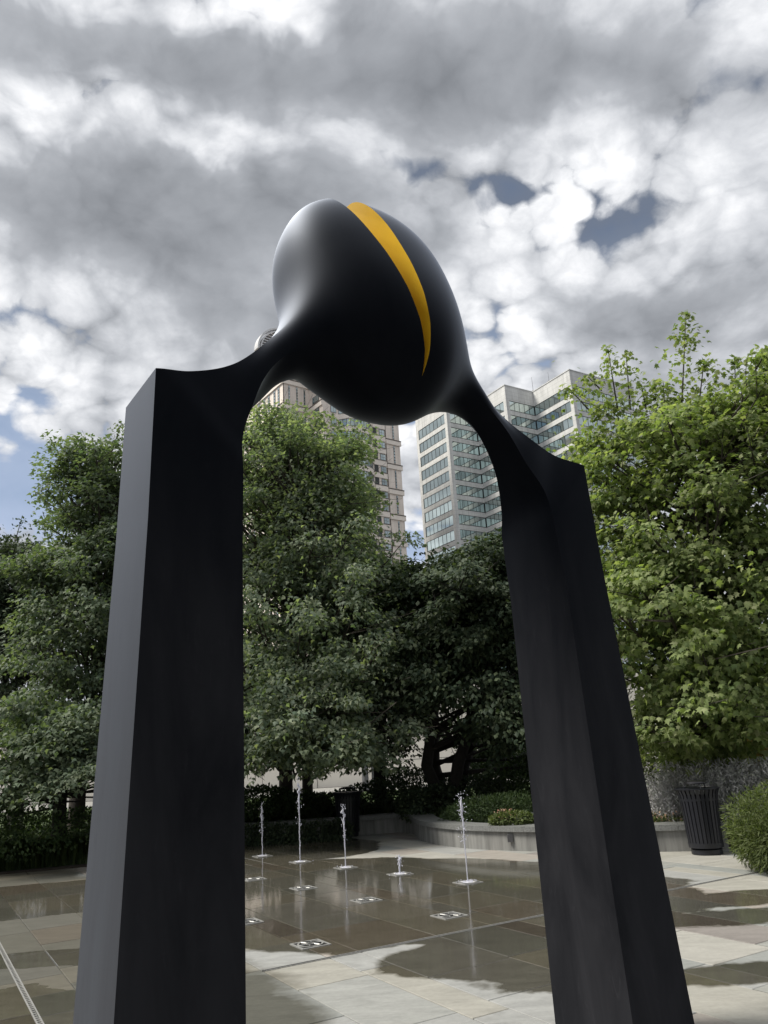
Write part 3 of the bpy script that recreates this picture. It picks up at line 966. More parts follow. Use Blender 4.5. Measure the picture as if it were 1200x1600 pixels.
LZ = 77.9
ledges = [LZ + 2 * SH * k for k in range(-7, 3)]
oP = np.zeros(2); oW = PLc - PR; oQ = Q - PR
for z_ in ledges:
    for (o2, s0, s1, ax, out) in ((oP, -4.4, .25, HA, None), (oW, -.25, 7.4, HA, None), (oW, 0, 24, HB, -HA), (oQ, 0.0, 6.2, -HB, -HA)):
        b = MB(); fbox(b, s0, s1, .0, .34, z_ - 1.25, z_ - .1, o2, ax, out); b.build('ledge', M['hotel_ledge'], root)
        b = MB(); fbox(b, s0, s1, .0, .42, z_ - .1, z_ + .12, o2, ax, out); b.build('ledge_cap', M['hotel_joint'], root)
    # tall slit windows between the ledges
    for (o2, ss, ax, out, hw) in ((oP, (-1.9,), HA, None, .22), (oW, (1.7, 3.9, 6.0), HA, None, .2), (oW, (2.2, 4.4, 7.5, 10, 13, 16), HB, -HA, .5)):
        for s_ in ss:
            b = MB(); fbox(b, s_ - hw, s_ + hw, .0, .05, z_ + .45, z_ + 2 * SH - 1.5, o2, ax, out); wn = b.build('slit_window', M['mullion'], root)
            b = MB(); zz_ = z_ + .6
            while zz_ < z_ + 2 * SH - 2.0: fbox(b, s_ - hw * .7, s_ + hw * .7, .05, .07, zz_, zz_ + .55, o2, ax, out); zz_ += .8
            b.build('pane', M['hotel_glass'], wn)
    b = MB(); fbox(b, -4.55, -4.25, .0, .07, z_ + .1, z_ + 2 * SH - 1.25, oP); b.build('joint', M['hotel_joint'], root)
    b = MB(); fbox(b, .0, .22, .0, .06, z_ + .1, z_ + 2 * SH - 1.25, oW); b.build('joint', M['hotel_joint'], root)
bayc = -13.3; bw = 4.9; bd = 2.6
arcR = (bw * bw + bd * bd) / (2 * bd)


def arc_pts(off, z, n=12):
    th = math.asin(bw / arcR); c_ = -HB * (bd - arcR)
    return [(HA * bayc + c_ + (HA * math.sin(th * q) + -HB * math.cos(th * q)) * (arcR + off)) for q in np.linspace(-1, 1, n + 1)]


for k in range(-13, 6):
    z0 = LZ - .9 + k * SH
    if z0 + SH > HR: continue
    # floor band of the flat part and the bay
    b = MB(); fbox(b, -8.4, -4.55, .0, .22, z0, z0 + 1.35, oP); b.build('spandrel', M['hotel_ledge'], root)
    b = MB(); fbox(b, -8.4, -4.55, .0, .30, z0 + 1.35, z0 + 1.47, oP); b.build('sill', M['hotel_joint'], root)
    b = MB(); b.prism([tuple(v) for v in arc_pts(0, 0)], z0, z0 + 1.35); b.build('bay_spandrel', M['hotel_ledge'], root)
    b = MB(); b.prism([tuple(v) for v in arc_pts(.08, 0)], z0 + 1.35, z0 + 1.47); b.build('bay_sill', M['hotel_frame'], root)
    ap = arc_pts(-.25, 0)
    fr = MB(); fr.prism([tuple(v) for v in arc_pts(-.4, 0)], z0 + 1.47, z0 + SH)
    for v in ap: fr.tube([(v[0], v[1], z0 + 1.47), (v[0], v[1], z0 + SH)], [.11, .11], 4, False)
    wn = fr.build('bay_window', M['hotel_frame'], root)
    gb = MB()
    for v0, v1 in zip(ap[:-1], ap[1:]):
        d_ = (v1 - v0); v0 = v0 + d_ * .08; v1 = v1 - d_ * .08; nn = np.array([d_[1], -d_[0]]) / np.linalg.norm(d_)
        gb.prism([tuple(v0 - nn * .05), tuple(v1 - nn * .05), tuple(v1 + nn * .03), tuple(v0 + nn * .03)][::1], z0 + 1.5, z0 + SH - .1)
    gb.build('pane', M['hotel_glass'], wn)
    # dark balcony niche, panel, paired window
    b = MB(); fbox(b, -8.3, -7.1, .0, .06, z0 + 1.47, z0 + SH - .02, oP); b.build('niche', M['mullion'], root)
    b = MB(); fbox(b, -6.35, -4.75, .0, .10, z0 + 1.55, z0 + SH - .12, oP); wn = b.build('window', M['hotel_frame'], root)
    gb = MB()
    for i in range(2):
        for j in range(2): fbox(gb, -6.25 + i * .75, -5.6 + i * .75, .10, .13, z0 + 1.65 + j * .72, z0 + 2.28 + j * .72, oP)
    gb.build('pane', M['hotel_glass'], wn)
    # flat windows left of the bay and on the return wall
    for s_ in (-20.4, -18.2):
        b = MB(); fbox(b, s_ - .1, s_ + 1.5, .0, .10, z0 + 1.5, z0 + SH - .1, oP); wn = b.build('window', M['hotel_frame'], root)
        gb = MB()
        for i in range(2): fbox(gb, s_ + .72 * i, s_ + .64 + .72 * i, .10, .13, z0 + 1.6, z0 + SH - .2, oP)
        gb.build('pane', M['hotel_glass'], wn)
    b = MB(); fbox(b, 1.6, 4.6, .0, .10, z0 + 1.5, z0 + SH - .1, oQ, -HB, -HA); wn = b.build('window', M['mullion'], root)
    gb = MB()
    for i in range(4): fbox(gb, 1.7 + .72 * i, 2.3 + .72 * i, .10, .13, z0 + 1.6, z0 + SH - .2, oQ, -HB, -HA)
    gb.build('pane', M['hotel_glass'], wn)
# arched crown: half drum with a pale double rim and dark louvres
cc = oW + HA * .1 - HB * .0
cz = HR + .4; rr = 7.3
cb = MB()
n = 28
ar = [math.pi * q / n for q in range(n + 1)]


def rim(b, r0, r1, d0, d1):
    k = len(b.v)
    for q in ar:
        for r_, d_ in ((r0, d0), (r1, d0), (r1, d1), (r0, d1)):
            v = cc + HA * math.cos(q) * r_ - HB * d_; b.v.append((v[0], v[1], cz + math.sin(q) * r_))
    for i in range(n):
        a_ = k + 4 * i
        for j in range(4): b.f.append((a_ + j, a_ + (j + 1) % 4, a_ + 4 + (j + 1) % 4, a_ + 4 + j))
    b.f += [(k, k + 3, k + 2, k + 1), (k + 4 * n, k + 4 * n + 1, k + 4 * n + 2, k + 4 * n + 3)]


b = MB(); rim(b, rr - .45, rr, -1, 1.0); b.build('crown_rim', M['white_metal'], root)
b = MB(); rim(b, rr - 1.1, rr - .8, -1, .9); b.build('crown_rim', M['white_metal'], root)
for k in range(9):
    z_ = .4 + k * .72; hw_ = math.sqrt(max((rr - 1.1) ** 2 - z_ * z_, .1))
    b = MB(); fbox(b, -hw_, hw_, .1, .5, cz + z_, cz + z_ + .34, cc); b.build('louvre', M['grey_metal'], root)

# ------------------------------------------------------------------ the arch sculpture
SU = np.array([0.82157834, 0.57009563]); SV = np.array([-0.57009563, 0.82157834]); SO = np.array([0.03182191, 4.27291117])
ARCH = np.array([
    [-1.5796, -0.0500, -0.0500, -1.0500, -0.0500, -0.0500, 0.2900, 0.0000, 0.0000],
    [-1.4825, -0.0100, 2.6679, -1.0350, -0.0100, 2.5519, 0.2520, 0.0000, 0.0000],
    [-1.4669, 0.0000, 3.4190, -1.0220, 0.0000, 2.9709, 0.2415, 0.0000, 0.0000],
    [-1.2881, 0.0000, 3.4635, -1.0115, 0.0000, 3.1614, 0.2114, 0.0200, 0.0000],
    [-1.0883, -0.0145, 3.5552, -0.9456, -0.0189, 3.3472, 0.1622, 0.0600, 0.0000],
    [-0.8779, 0.0187, 3.6897, -0.8301, -0.0454, 3.5392, 0.1418, 0.2500, 0.0000],
    [-0.7236, 0.0464, 3.8978, -0.6866, -0.0611, 3.6783, 0.1572, 0.6500, 0.0000],
    [-0.5855, 0.0633, 4.2390, -0.5454, -0.0718, 3.6970, 0.2327, 0.9500, 0.0000],
    [-0.5452, 0.1706, 4.6518, -0.3771, -0.0749, 3.6758, 0.3184, 1.0000, 0.0000],
    [-0.4865, 0.3181, 5.0021, -0.2135, -0.0744, 3.6019, 0.3899, 1.0000, 0.0000],
    [-0.2441, 0.3906, 5.1858, -0.0962, -0.1137, 3.5586, 0.4390, 1.0000, 0.0000],
    [0.0000, 0.4400, 5.2579, 0.0000, -0.1782, 3.5389, 0.4739, 1.0000, 0.0000],
    [0.2305, 0.3979, 5.2034, 0.0998, -0.1185, 3.5795, 0.4608, 1.0000, 0.0000],
    [0.4958, 0.3219, 5.0000, 0.2042, -0.0844, 3.6134, 0.4011, 1.0000, 0.0000],
    [0.5599, 0.1920, 4.6394, 0.3616, -0.0806, 3.6882, 0.2991, 1.0000, 0.0000],
    [0.5894, 0.0671, 4.2419, 0.5287, -0.0689, 3.7404, 0.1799, 0.9500, 0.0000],
    [0.7390, 0.0345, 3.9136, 0.6937, -0.0582, 3.7303, 0.1048, 0.6500, 0.0000],
    [0.8906, 0.0080, 3.7050, 0.8436, -0.0540, 3.5876, 0.1032, 0.2500, 0.0000],
    [1.0896, -0.0137, 3.5630, 0.9750, -0.0350, 3.3813, 0.1361, 0.0600, 0.0000],
    [1.2705, 0.0368, 3.4706, 1.0780, -0.0096, 3.1709, 0.1963, 0.0200, 0.0000],
    [1.4669, 0.0000, 3.4190, 1.1000, 0.0000, 2.9709, 0.2415, 0.0000, 0.0000],
    [1.4825, -0.0100, 2.6679, 1.1200, -0.0100, 2.5519, 0.2520, 0.0000, 0.0000],
    [1.6158, -0.0500, -0.0500, 1.1150, -0.0500, -0.0500, 0.2900, 0.0000, 0.0000]])
SLIT = (-.41, 3.64, 44.0, -.07, .14, -.50, -.36)     # foot of the slit (v, z), tilt, slopes and curvature of its two sides



def hermite(K, n, brk, leg=False):
    out = []; N = len(K)

    def tan(i, side):
        if i == 0: return K[1] - K[0]
        if i == N - 1: return K[-1] - K[-2]
        if leg and i in (2, N - 3):          # run straight out of the flat leg
            d_ = (K[2] - K[1]) if i == 2 else (K[N - 2] - K[N - 3])
            inner = (side > 0) == (i == 2)
            ln_ = np.linalg.norm((K[3] - K[2] if i == 2 else K[N - 3] - K[N - 4])[3:6])
            return d_ / np.linalg.norm(d_[3:6]) * ln_ if inner else d_
        if i in brk: return (K[i + 1] - K[i]) if side > 0 else (K[i] - K[i - 1])
        return (K[i + 1] - K[i - 1]) / 2
    for i in range(N - 1):
        t_ = np.linspace(0, 1, n, endpoint=False)[:, None]; m0 = tan(i, 1); m1 = tan(i + 1, -1)
        out.append((2 * t_ ** 3 - 3 * t_ ** 2 + 1) * K[i] + (t_ ** 3 - 2 * t_ ** 2 + t_) * m0 + (-2 * t_ ** 3 + 3 * t_ ** 2) * K[i + 1] + (t_ ** 3 - t_ ** 2) * m1)
    out.append(K[-1:]); return np.vstack(out)


N_ = len(ARCH)
La = hermite(ARCH, 14, {1, 2, N_ - 3, N_ - 2}); Lb = hermite(ARCH, 14, {1, N_ - 2}, True)
Lo = La.copy(); Lo[:, 3:6] = Lb[:, 3:6]; Lo[:, 6:] = Lb[:, 6:]
Oc, Ic, Wd = Lo[:, :3], Lo[:, 3:6], Lo[:, 6:7]; rr_ = np.clip(Lo[:, 7], 0, 1)[:, None, None]
Cn = (Oc + Ic) / 2; Bv = (Oc - Ic) / 2; bh = Bv / np.linalg.norm(Bv, axis=1, keepdims=True)
Av = np.array([0, 1., 0]) - bh * (bh @ np.array([0, 1., 0]))[:, None]; Av = Av / np.linalg.norm(Av, axis=1, keepdims=True) * Wd
RM = 96
ph = np.arange(RM) / RM * 2 * np.pi + np.pi / 4
cs_, sn_ = np.cos(ph), np.sin(ph)
sq = np.stack([cs_, sn_], 1) / np.maximum(abs(cs_), abs(sn_))[:, None]; ci = np.stack([cs_, sn_], 1)
sec = sq[None] * (1 - rr_) + ci[None] * rr_
kf = Lo[:, 8][:, None]
sec = sec.copy(); sec[:, :, 0] *= 1 - kf * sec[:, :, 1]
G = Cn[:, None] + Av[:, None] * sec[:, :, 0:1] + Bv[:, None] * sec[:, :, 1:2]
# the seed: a tilted egg into which the two limbs run; the loft is drawn onto their smooth union
EGG = [0.1192, 4.3939, 0.3624, 0.5764, 0.8764, 0.4832, 0.0432, -0.0565]      # centre v, z; tilt; semi axes; taper
BLEND = [0.2855, 0.9501, 0.9455, 0.9267, 0.1312, -0.0254, -0.004, 0.8553]     # fillet, limb thickness factors, inner radius, offsets, flattening


def egg_dist(P):
    cv_, cz_, tau, au, al, as_, k1, k2 = EGG

    def F(P):
        v = P[..., 1] - cv_; z = P[..., 2] - cz_
        l = (v * np.sin(tau) + z * np.cos(tau)) / al; s_ = v * np.cos(tau) - z * np.sin(tau); lc = np.clip(l, -1, 1)
        pw = 2.35
        return (np.abs(P[..., 0] / (au * (1 - k2 * lc))) ** pw + np.abs(l) ** pw + np.abs(s_ / (as_ * (1 - k1 * lc))) ** pw + 1e-9) ** (1 / pw) - 1
    f0 = F(P); e_ = 1e-3
    g_ = np.stack([F(P + np.eye(3)[i] * e_) - f0 for i in range(3)], -1) / e_
    return f0 / np.maximum(np.linalg.norm(g_, axis=-1), .3)


def limb_dist(P, pts, rs, sc):
    S_ = np.array([1, sc, 1.]); best = None
    for p_, q_, r0, r1 in zip(pts[:-1], pts[1:], rs[:-1], rs[1:]):
        p_ = p_ * S_; q_ = q_ * S_; d_ = q_ - p_; t_ = np.clip(((P * S_ - p_) @ d_) / (d_ @ d_), 0, 1)
        dd = np.linalg.norm(P * S_ - p_ - t_[..., None] * d_, axis=-1) - (r0 + (r1 - r0) * t_)
        best = dd if best is None else -0.02 * np.logaddexp(-best / .02, -dd / .02)
    return best


def sculpt_field(P):
    k_, f1, f2, f3, rin, dz_, du_, sc = BLEND
    d = egg_dist(P)
    for side in (0, 1):
        rows = [3, 4, 5, 6] if side == 0 else [N_ - 4, N_ - 5, N_ - 6, N_ - 7]
        cen_ = [(ARCH[r, :3] + ARCH[r, 3:6]) / 2 for r in rows]; hb = [np.linalg.norm(ARCH[r, :3] - ARCH[r, 3:6]) / 2 for r in rows]
        s_ = -1 if side == 0 else 1
        pts = cen_ + [np.array([s_ * (.50 + du_), .03, 3.98 + dz_]), np.array([s_ * .15, .1, 4.25])]
        b_ = limb_dist(P, pts, [hb[0] * .95, hb[1] * f1, hb[2] * f2, hb[3] * f3, rin, rin], sc)
        h = np.clip(.5 + .5 * (b_ - d) / k_, 0, 1); d = b_ * (1 - h) + d * h - k_ * h * (1 - h)
    return d


def draw_on(P, it):
    P = P.copy(); e_ = 1e-3
    for _ in range(it):
        f0 = sculpt_field(P); g_ = np.stack([sculpt_field(P + np.eye(3)[i] * e_) - f0 for i in range(3)], -1) / e_
        st = f0[..., None] * g_ / ((g_ ** 2).sum(-1) + 1e-4)[..., None]
        l = np.linalg.norm(st, axis=-1, keepdims=True); P -= st * np.minimum(1, .08 / np.maximum(l, 1e-9))
    return P


ring = np.arange(len(G)) / 14.0; ring = np.minimum(ring, (N_ - 1) - ring)
wg = np.clip((ring - 5.2) / 2.1, 0, 1); wg = wg * wg * (3 - 2 * wg); sl = wg > 0
G[sl] = G[sl] * (1 - wg[sl][:, None, None]) + draw_on(G[sl], 14) * wg[sl][:, None, None]
wr = np.clip((ring - 5.6) / 1.9, 0, 1)[:, None, None]
for i in range(30):
    A_ = G.copy(); A_[1:-1] = (G[:-2] + G[2:] + np.roll(G, 1, 1)[1:-1] + np.roll(G, -1, 1)[1:-1]) / 4
    G = G * (1 - wr * .6) + A_ * wr * .6
    if i % 5 == 4:
        sl = wr[:, 0, 0] > 0; G[sl] = G[sl] * (1 - wr[sl]) + draw_on(G[sl], 4) * wr[sl]
wf = (np.clip((ring - 4.4) / 1.0, 0, 1) * np.clip((8.2 - ring) / 1.0, 0, 1))[:, None, None]
for i in range(40):      # fair the joint between limb and seed lengthwise
    A_ = G.copy(); A_[1:-1] = (G[:-2] + G[2:]) / 2; G = G * (1 - wf * .5) + A_ * wf * .5
keep_rows = [0, 14] + list(range(16, len(G) - 16)) + [len(G) - 15, len(G) - 1]     # the legs are flat sided
G = G[sorted(set(keep_rows))]
nr = len(G)
V = G.reshape(-1, 3)
fs = []
for i in range(nr - 1):
    for j in range(RM):
        fs.append((i * RM + j, (i + 1) * RM + j, (i + 1) * RM + (j + 1) % RM, i * RM + (j + 1) % RM))
fs.append(tuple(range(RM))); fs.append(tuple(reversed([(nr - 1) * RM + j for j in range(RM)])))
arch = empty('arch_sculpture', (SO[0], SO[1], 0), math.atan2(SU[1], SU[0]))
tag(arch, 'tall black arch sculpture with a split seed shape at its top', 'sculpture')
me = bpy.data.meshes.new('body'); me.from_pydata([tuple(v) for v in V], [], fs)
bm = bmesh.new(); bm.from_mesh(me); bmesh.ops.recalc_face_normals(bm, faces=bm.faces); bm.to_mesh(me); bm.free()
me.materials.append(M['black']); me.materials.append(M['yellow'])
body = link('body', me, arch)
# wedge that opens the slit: thin at the foot of the seed, wider at the top
v0 = np.array([.03, SLIT[0], SLIT[1]]); dv = np.array([0, math.cos(rad(SLIT[2])), math.sin(rad(SLIT[2]))]); up = np.array([0, -dv[2], dv[1]])
prof = [(0.0, 0.0)] + [(q, SLIT[3] * q + SLIT[5] * q * q) for q in np.linspace(.15, 2.2, 16)]
prof += [(q, SLIT[4] * q + SLIT[6] * q * q) for q in np.linspace(2.2, .15, 16)]
cv = []
for s_ in (-1.2, 3.5):
    cv += [v0 + dv * s_ + up * q + np.array([u_, 0, 0]) for q, u_ in prof]
n_ = len(prof)
cm = bpy.data.meshes.new('wedge'); cm.from_pydata([tuple(v) for v in cv], [], [tuple(range(n_)), tuple(reversed(range(n_, 2 * n_)))] + [(i, n_ + i, n_ + (i + 1) % n_, (i + 1) % n_) for i in range(n_)])
bm = bmesh.new(); bm.from_mesh(cm); bmesh.ops.recalc_face_normals(bm, faces=bm.faces); bm.to_mesh(cm); bm.free()
cm.materials.append(M['black']); cm.materials.append(M['yellow'])
cm.polygons.foreach_set('material_index', np.ones(len(cm.polygons), np.int32))
cut = link('wedge', cm, arch)
md = body.modifiers.new('slit', 'BOOLEAN'); md.operation = 'DIFFERENCE'; md.object = cut; md.solver = 'EXACT'
bpy.context.view_layer.update()
ev = body.evaluated_get(bpy.context.evaluated_depsgraph_get()); nm = bpy.data.meshes.new_from_object(ev)
body.modifiers.clear(); bpy.data.objects.remove(cut)
for which, oname in ((0, 'body'), (1, 'slit_lining')):
    bm = bmesh.new(); bm.from_mesh(nm)
    bmesh.ops.delete(bm, geom=[f_ for f_ in bm.faces if f_.material_index != which], context='FACES')
    out = bpy.data.meshes.new(oname)
    for f_ in bm.faces: f_.smooth = True; f_.material_index = 0
    for e_ in bm.edges:
        e_.smooth = len(e_.link_faces) == 2 and e_.calc_face_angle(3.0) < rad(20)
    bm.to_mesh(out); bm.free()
    out.materials.append(M['black'] if which == 0 else M['yellow'])
    if which == 0: body.data = out
    else: link('slit_lining', out, arch)

# ------------------------------------------------------------------ litter bins
NS = 28


def make_can(label, loc, rz=0.0):
    root = empty('litter_bin', loc, rz); tag(root, label, 'litter bin', 'black slatted litter bins')
    b = MB(); b.lathe([(.20, 0), (.215, .01), (.215, .07), (.20, .085)], 36); b.build('base', M['can'], root, True)
    b = MB(); b.lathe([(.215, .095), (.240, .095), (.245, .16), (.225, .165), (.222, .10)], 36); b.build('bottom_ring', M['can'], root, True)
    b = MB(); b.lathe([(.19, .09), (.21, .12), (.255, .80), (.24, .80), (.20, .13)], 32); b.build('liner', M['liner'], root, True)
    prof = [(.236, .13), (.245, .30), (.258, .55), (.270, .72), (.285, .82), (.315, .895)]
    s_ = MB(); hw_ = .0205
    L1 = [(r_, -hw_ * (1 + (r_ - .236) * 2), z_) for r_, z_ in prof]; L2 = [(r_, hw_ * (1 + (r_ - .236) * 2), z_) for r_, z_ in prof]
    vs = []; n_ = len(prof)
    for dr in (0, -.008):
        vs += [(x + dr, y, z) for x, y, z in L1] + [(x + dr, y, z) for x, y, z in L2]
    f_ = []
    for i in range(n_ - 1):
        f_ += [(i, n_ + i, n_ + i + 1, i + 1), (2 * n_ + i, 2 * n_ + i + 1, 3 * n_ + i + 1, 3 * n_ + i), (i, i + 1, 2 * n_ + i + 1, 2 * n_ + i), (n_ + i, 3 * n_ + i, 3 * n_ + i + 1, n_ + i + 1)]
    s_.add(vs, f_)
    sme = bpy.data.meshes.new('slat'); sme.from_pydata(s_.v, [], s_.f); sme.materials.append(M['can'])
    for i in range(NS):
        o = link('slat', sme, root); o.rotation_euler = (0, 0, 2 * math.pi * i / NS)
    b = MB()
    b.lathe([(.306, .885), (.322, .89), (.324, .905), (.31, .91), (.302, .9)], 40); b.build('rim', M['can'], root, True)
    b = MB(); b.lathe([(.262, .73), (.274, .735), (.276, .765), (.264, .77)], 36); b.build('upper_ring', M['can'], root, True)
    for i in range(3):
        q = 2 * math.pi * i / 3 + .4
        b = MB(); b.tube([(.245 * math.cos(q), .245 * math.sin(q), .80), (.15 * math.cos(q), .15 * math.sin(q), .972)], [.008, .008], 6); b.build('lid_support', M['can'], root)
    b = MB(); b.lathe([(.165, .965), (.17, .975), (.165, .99), (.12, 1.005), (.05, 1.013), (.001, 1.015)], 36); b.build('lid', M['can_lid'], root, True)
    return root


can = make_can('black slatted litter bin beside the round clipped shrub', (4.40, 12.22, 0), .1)
can2 = copy_tree(can); g_ = gnd(545, 1307); can2.location = (g_[0], g_[1], 0)
can2['label'] = 'black slatted litter bin in deep shade under the trees'

# ------------------------------------------------------------------ fountain
JET = {0: .85, 1: 1.25, 2: .85, 3: .23, 4: 1.02}
NOZ = [((410, 1338), 0), ((469, 1347), 1), ((540, 1356), 2), ((625, 1366), 3), ((731, 1379), 4),
       ((397, 1374), None), ((474, 1388), None), ((572, 1407), None), ((702, 1431), None), ((385, 1441), None), ((485, 1476), None)]
NL = {5: 'dry square nozzle plate nearest the left leg in the middle row', 6: 'idle square nozzle plate in front of the tallest jet',
      7: 'idle nozzle plate between the short jet and the drain, middle row', 8: 'idle nozzle plate right of centre close to the slot drain',
      9: 'nozzle plate half hidden behind the left leg of the arch', 10: 'round grated nozzle plate at the edge of the wet sheet'}
JN = ['faint leftmost jet beside the left leg', 'tallest water jet', 'middle jet in front of the shaded bin', 'very short bubbling jet', 'rightmost jet beside the right leg']


def make_nozzle():
    root = empty('nozzle_plate', (0, 0, 0))
    b = MB(); h = .145
    for (x0, x1, y0, y1) in ((-h, h, -h, -h + .022), (-h, h, h - .022, h), (-h, -h + .022, -h + .022, h - .022), (h - .022, h, -h + .022, h - .022)):
        b.box(x0, x1, y0, y1, -.005, .005)
    b.build('frame', M['plate'], root)
    b = MB(); b.box(-h + .022, h - .022, -h + .022, h - .022, -.005, .0025); b.build('grate', M['dark_grate'], root)
    b = MB(); b.lathe([(.105, .003), (.105, .010), (.122, .010), (.122, .003)], 28); b.lathe([(.03, .003), (.03, .012), (.045, .012), (.045, .003)], 16)
    b.build('ring', M['plate'], root)
    for i in range(6):
        q = math.pi * i / 3
        b = MB(); c_, s_ = math.cos(q), math.sin(q)
        b.tube([(.045 * c_, .045 * s_, .007), (.105 * c_, .105 * s_, .007)], [.005, .005], 4); b.build('rib', M['plate'], root)
    return root


noz0 = make_nozzle()
rng = np.random.default_rng(5)
for i, (pp, j) in enumerate(NOZ):
    o = noz0 if i == 0 else copy_tree(noz0)
    g_ = gnd(*pp); o.location = (g_[0], g_[1], .002); o.rotation_euler = (0, 0, rad(31))
    tag(o, ('nozzle plate under the ' + JN[j]) if j is not None else NL[i], 'fountain nozzle', 'nozzle plates of the fountain')
    if j is not None:
        h = JET[j]; b = MB()
        k = max(6, int(h / .05)); pts = []; rs = []
        for q in range(k + 1):
            f_ = q / k; wob = .003 + .011 * max(0, f_ - .6) / .4
            pts.append((rng.normal(0, wob) * (f_ > .15), rng.normal(0, wob) * (f_ > .15), f_ * h))
            r_ = .0065 + .004 * f_ + (.012 * rng.random() if f_ > .72 else .002 * rng.random())
            rs.append(r_ * (1.6 if j == 3 else 1) * (1 - .65 * (f_ > .97)))
        b.tube(pts, rs, 7)
        jr = empty('water_jet', (g_[0], g_[1], .008)); tag(jr, JN[j] + ', white rising from the wet paving', 'water jet', 'fountain jets')
        b.build('jet_column', M['water'], jr, True)
        d = MB(); nd = {3: 90, 4: 190}.get(j, 100)
        for q in range(nd):
            if q % 5 == 0:
                z_ = .012; rr2 = abs(rng.normal(0, .10)); r_ = rng.uniform(.003, .008)
            else:
                z_ = h * rng.uniform(.45, 1.08) ; rr2 = abs(rng.normal(0, .03 + .015 * (j == 4))); r_ = rng.uniform(.003, .0085)
            a_ = rng.uniform(0, 6.28); x, y = rr2 * math.cos(a_), rr2 * math.sin(a_)
            d.add([(x, y, z_ + r_ * 1.5), (x + r_, y, z_), (x, y + r_, z_), (x - r_, y, z_), (x, y - r_, z_), (x, y, z_ - r_ * 1.3)],
                  [(0, 1, 2), (0, 2, 3), (0, 3, 4), (0, 4, 1), (5, 2, 1), (5, 3, 2), (5, 4, 3), (5, 1, 4)])
        dd = d.build('droplets', M['water'], jr, True); dd['kind'] = 'stuff'
        f = MB(); f.lathe([(.001, .004), (.04, .012), (.07, .006), (.085, .001)], 18); f.build('splash', M['water'], jr, True)

# ------------------------------------------------------------------ trees


def blob_at(px, py, d, rx, ry=None, rz=None):
    p_ = at(px, py, d); return (p_[0], p_[1], p_[2], rx, ry or rx, rz or rx)


GT = 'maples behind the plaza'
# big cool green maple right behind the left leg
base = at(447, 1250, 19.5); base[2] = .24
make_tree('maple_tree', 'tall blue green maple rising behind the left leg of the arch', 'tree', base,
          [blob_at(420, 800, 19, 2.4, 2.2, 2.1), blob_at(500, 750, 19, 1.5, 1.8, 1.3), blob_at(420, 690, 19, 1.3, 1.5, .8), blob_at(455, 990, 17.5, 2.6, 2.0, 1.5),
           blob_at(530, 800, 19, 1.0, 1.5, .9), blob_at(500, 880, 18, 2.2, 1.8, 1.2), blob_at(430, 1110, 16, 1.9, 1.3, .8), blob_at(530, 900, 18.5, 1.3, 1.5, .9), blob_at(530, 705, 19, .7, .9, .5), blob_at(470, 680, 19, 1.2, 1.2, .7), blob_at(450, 1160, 15.6, 1.6, 1.0, .4)],
          430, 76000, .112, LEAF_LOBED, M['leaf_mid'], M['bark'], .14, 11, GT, fork=1.9,
          shoots=[(at(480, 700, 19), at(500, 645, 19), 170), (at(420, 690, 19), at(415, 632, 19), 190), (at(540, 760, 19), at(560, 700, 19), 150), (at(560, 800, 19), at(596, 770, 19), 130),
                  (at(450, 690, 19), at(455, 650, 19), 150)])
base = at(481, 1252, 21.5); base[2] = .24
make_tree('maple_tree', 'slender maple with its trunk just right of the tallest jet', 'tree', base,
          [blob_at(555, 985, 20.5, 1.8, 1.7, 1.3), blob_at(590, 920, 20.5, .8, 1.0, .6), blob_at(605, 965, 20, 1.1, 1.2, 1.0), blob_at(520, 1070, 17, 2.0, 1.5, .9), blob_at(500, 1165, 16, 1.2, 1.0, .4),
           blob_at(560, 1150, 16.5, 1.2, 1.1, .5)],
          200, 36000, .11, LEAF_LOBED, M['leaf_mid'], M['bark'], .12, 12, GT, fork=1.8)
base = at(595, 1250, 20); base[2] = .24
make_tree('maple_tree', 'darker maple in the shade between the two legs', 'tree', base,
          [blob_at(610, 1020, 21, 1.8, 1.7, 1.5), blob_at(640, 940, 21.5, 1.3, 1.3, 1.0), blob_at(600, 1120, 20, 1.8, 1.4, .9)],
          110, 20000, .12, LEAF_OVAL, M['leaf_dark'], M['bark_dark'], .13, 13, GT, fork=1.8)
# dark multi stem tree seen through the arch
base = at(700, 1240, 18.5); base[2] = .24
make_tree('redbud_tree', 'dark spreading tree with several stems seen through the arch', 'tree', base,
          [blob_at(730, 950, 18, 2.0, 1.9, 1.3), blob_at(690, 900, 18, 1.0, 1.2, .7), blob_at(780, 910, 18, 1.3, 1.4, .8), blob_at(700, 1030, 17.5, 1.5, 1.4, .9), blob_at(800, 1000, 17.5, 1.6, 1.4, 1.1), blob_at(790, 1120, 17, 1.2, 1.1, .8),
           blob_at(660, 960, 18.5, 1.1, 1.2, 1.0), blob_at(830, 880, 18.5, 1.3, 1.3, .8), blob_at(850, 1080, 17.5, 1.3, 1.2, 1.3), blob_at(640, 1060, 17, 1.0, .9, .7)],
          260, 58000, .13, LEAF_OVAL, M['leaf_dark'], M['bark_dark'], .26, 14, None, fork=1.1, stems=4, spread=.75, clump=(.52, .2), branch_k=.45)
base = at(757, 1235, 23); base[2] = .24
make_tree('small_tree', 'thin dark stemmed small tree behind the spreading tree', 'tree', base,
          [blob_at(770, 1140, 23, 1.6, 1.4, 1.0), blob_at(820, 1190, 23, 1.2, 1.0, .8)], 50, 7000, .12, LEAF_OVAL, M['leaf_bush'], M['bark_dark'], .10, 15, None, fork=1.2, stems=2, spread=.5)
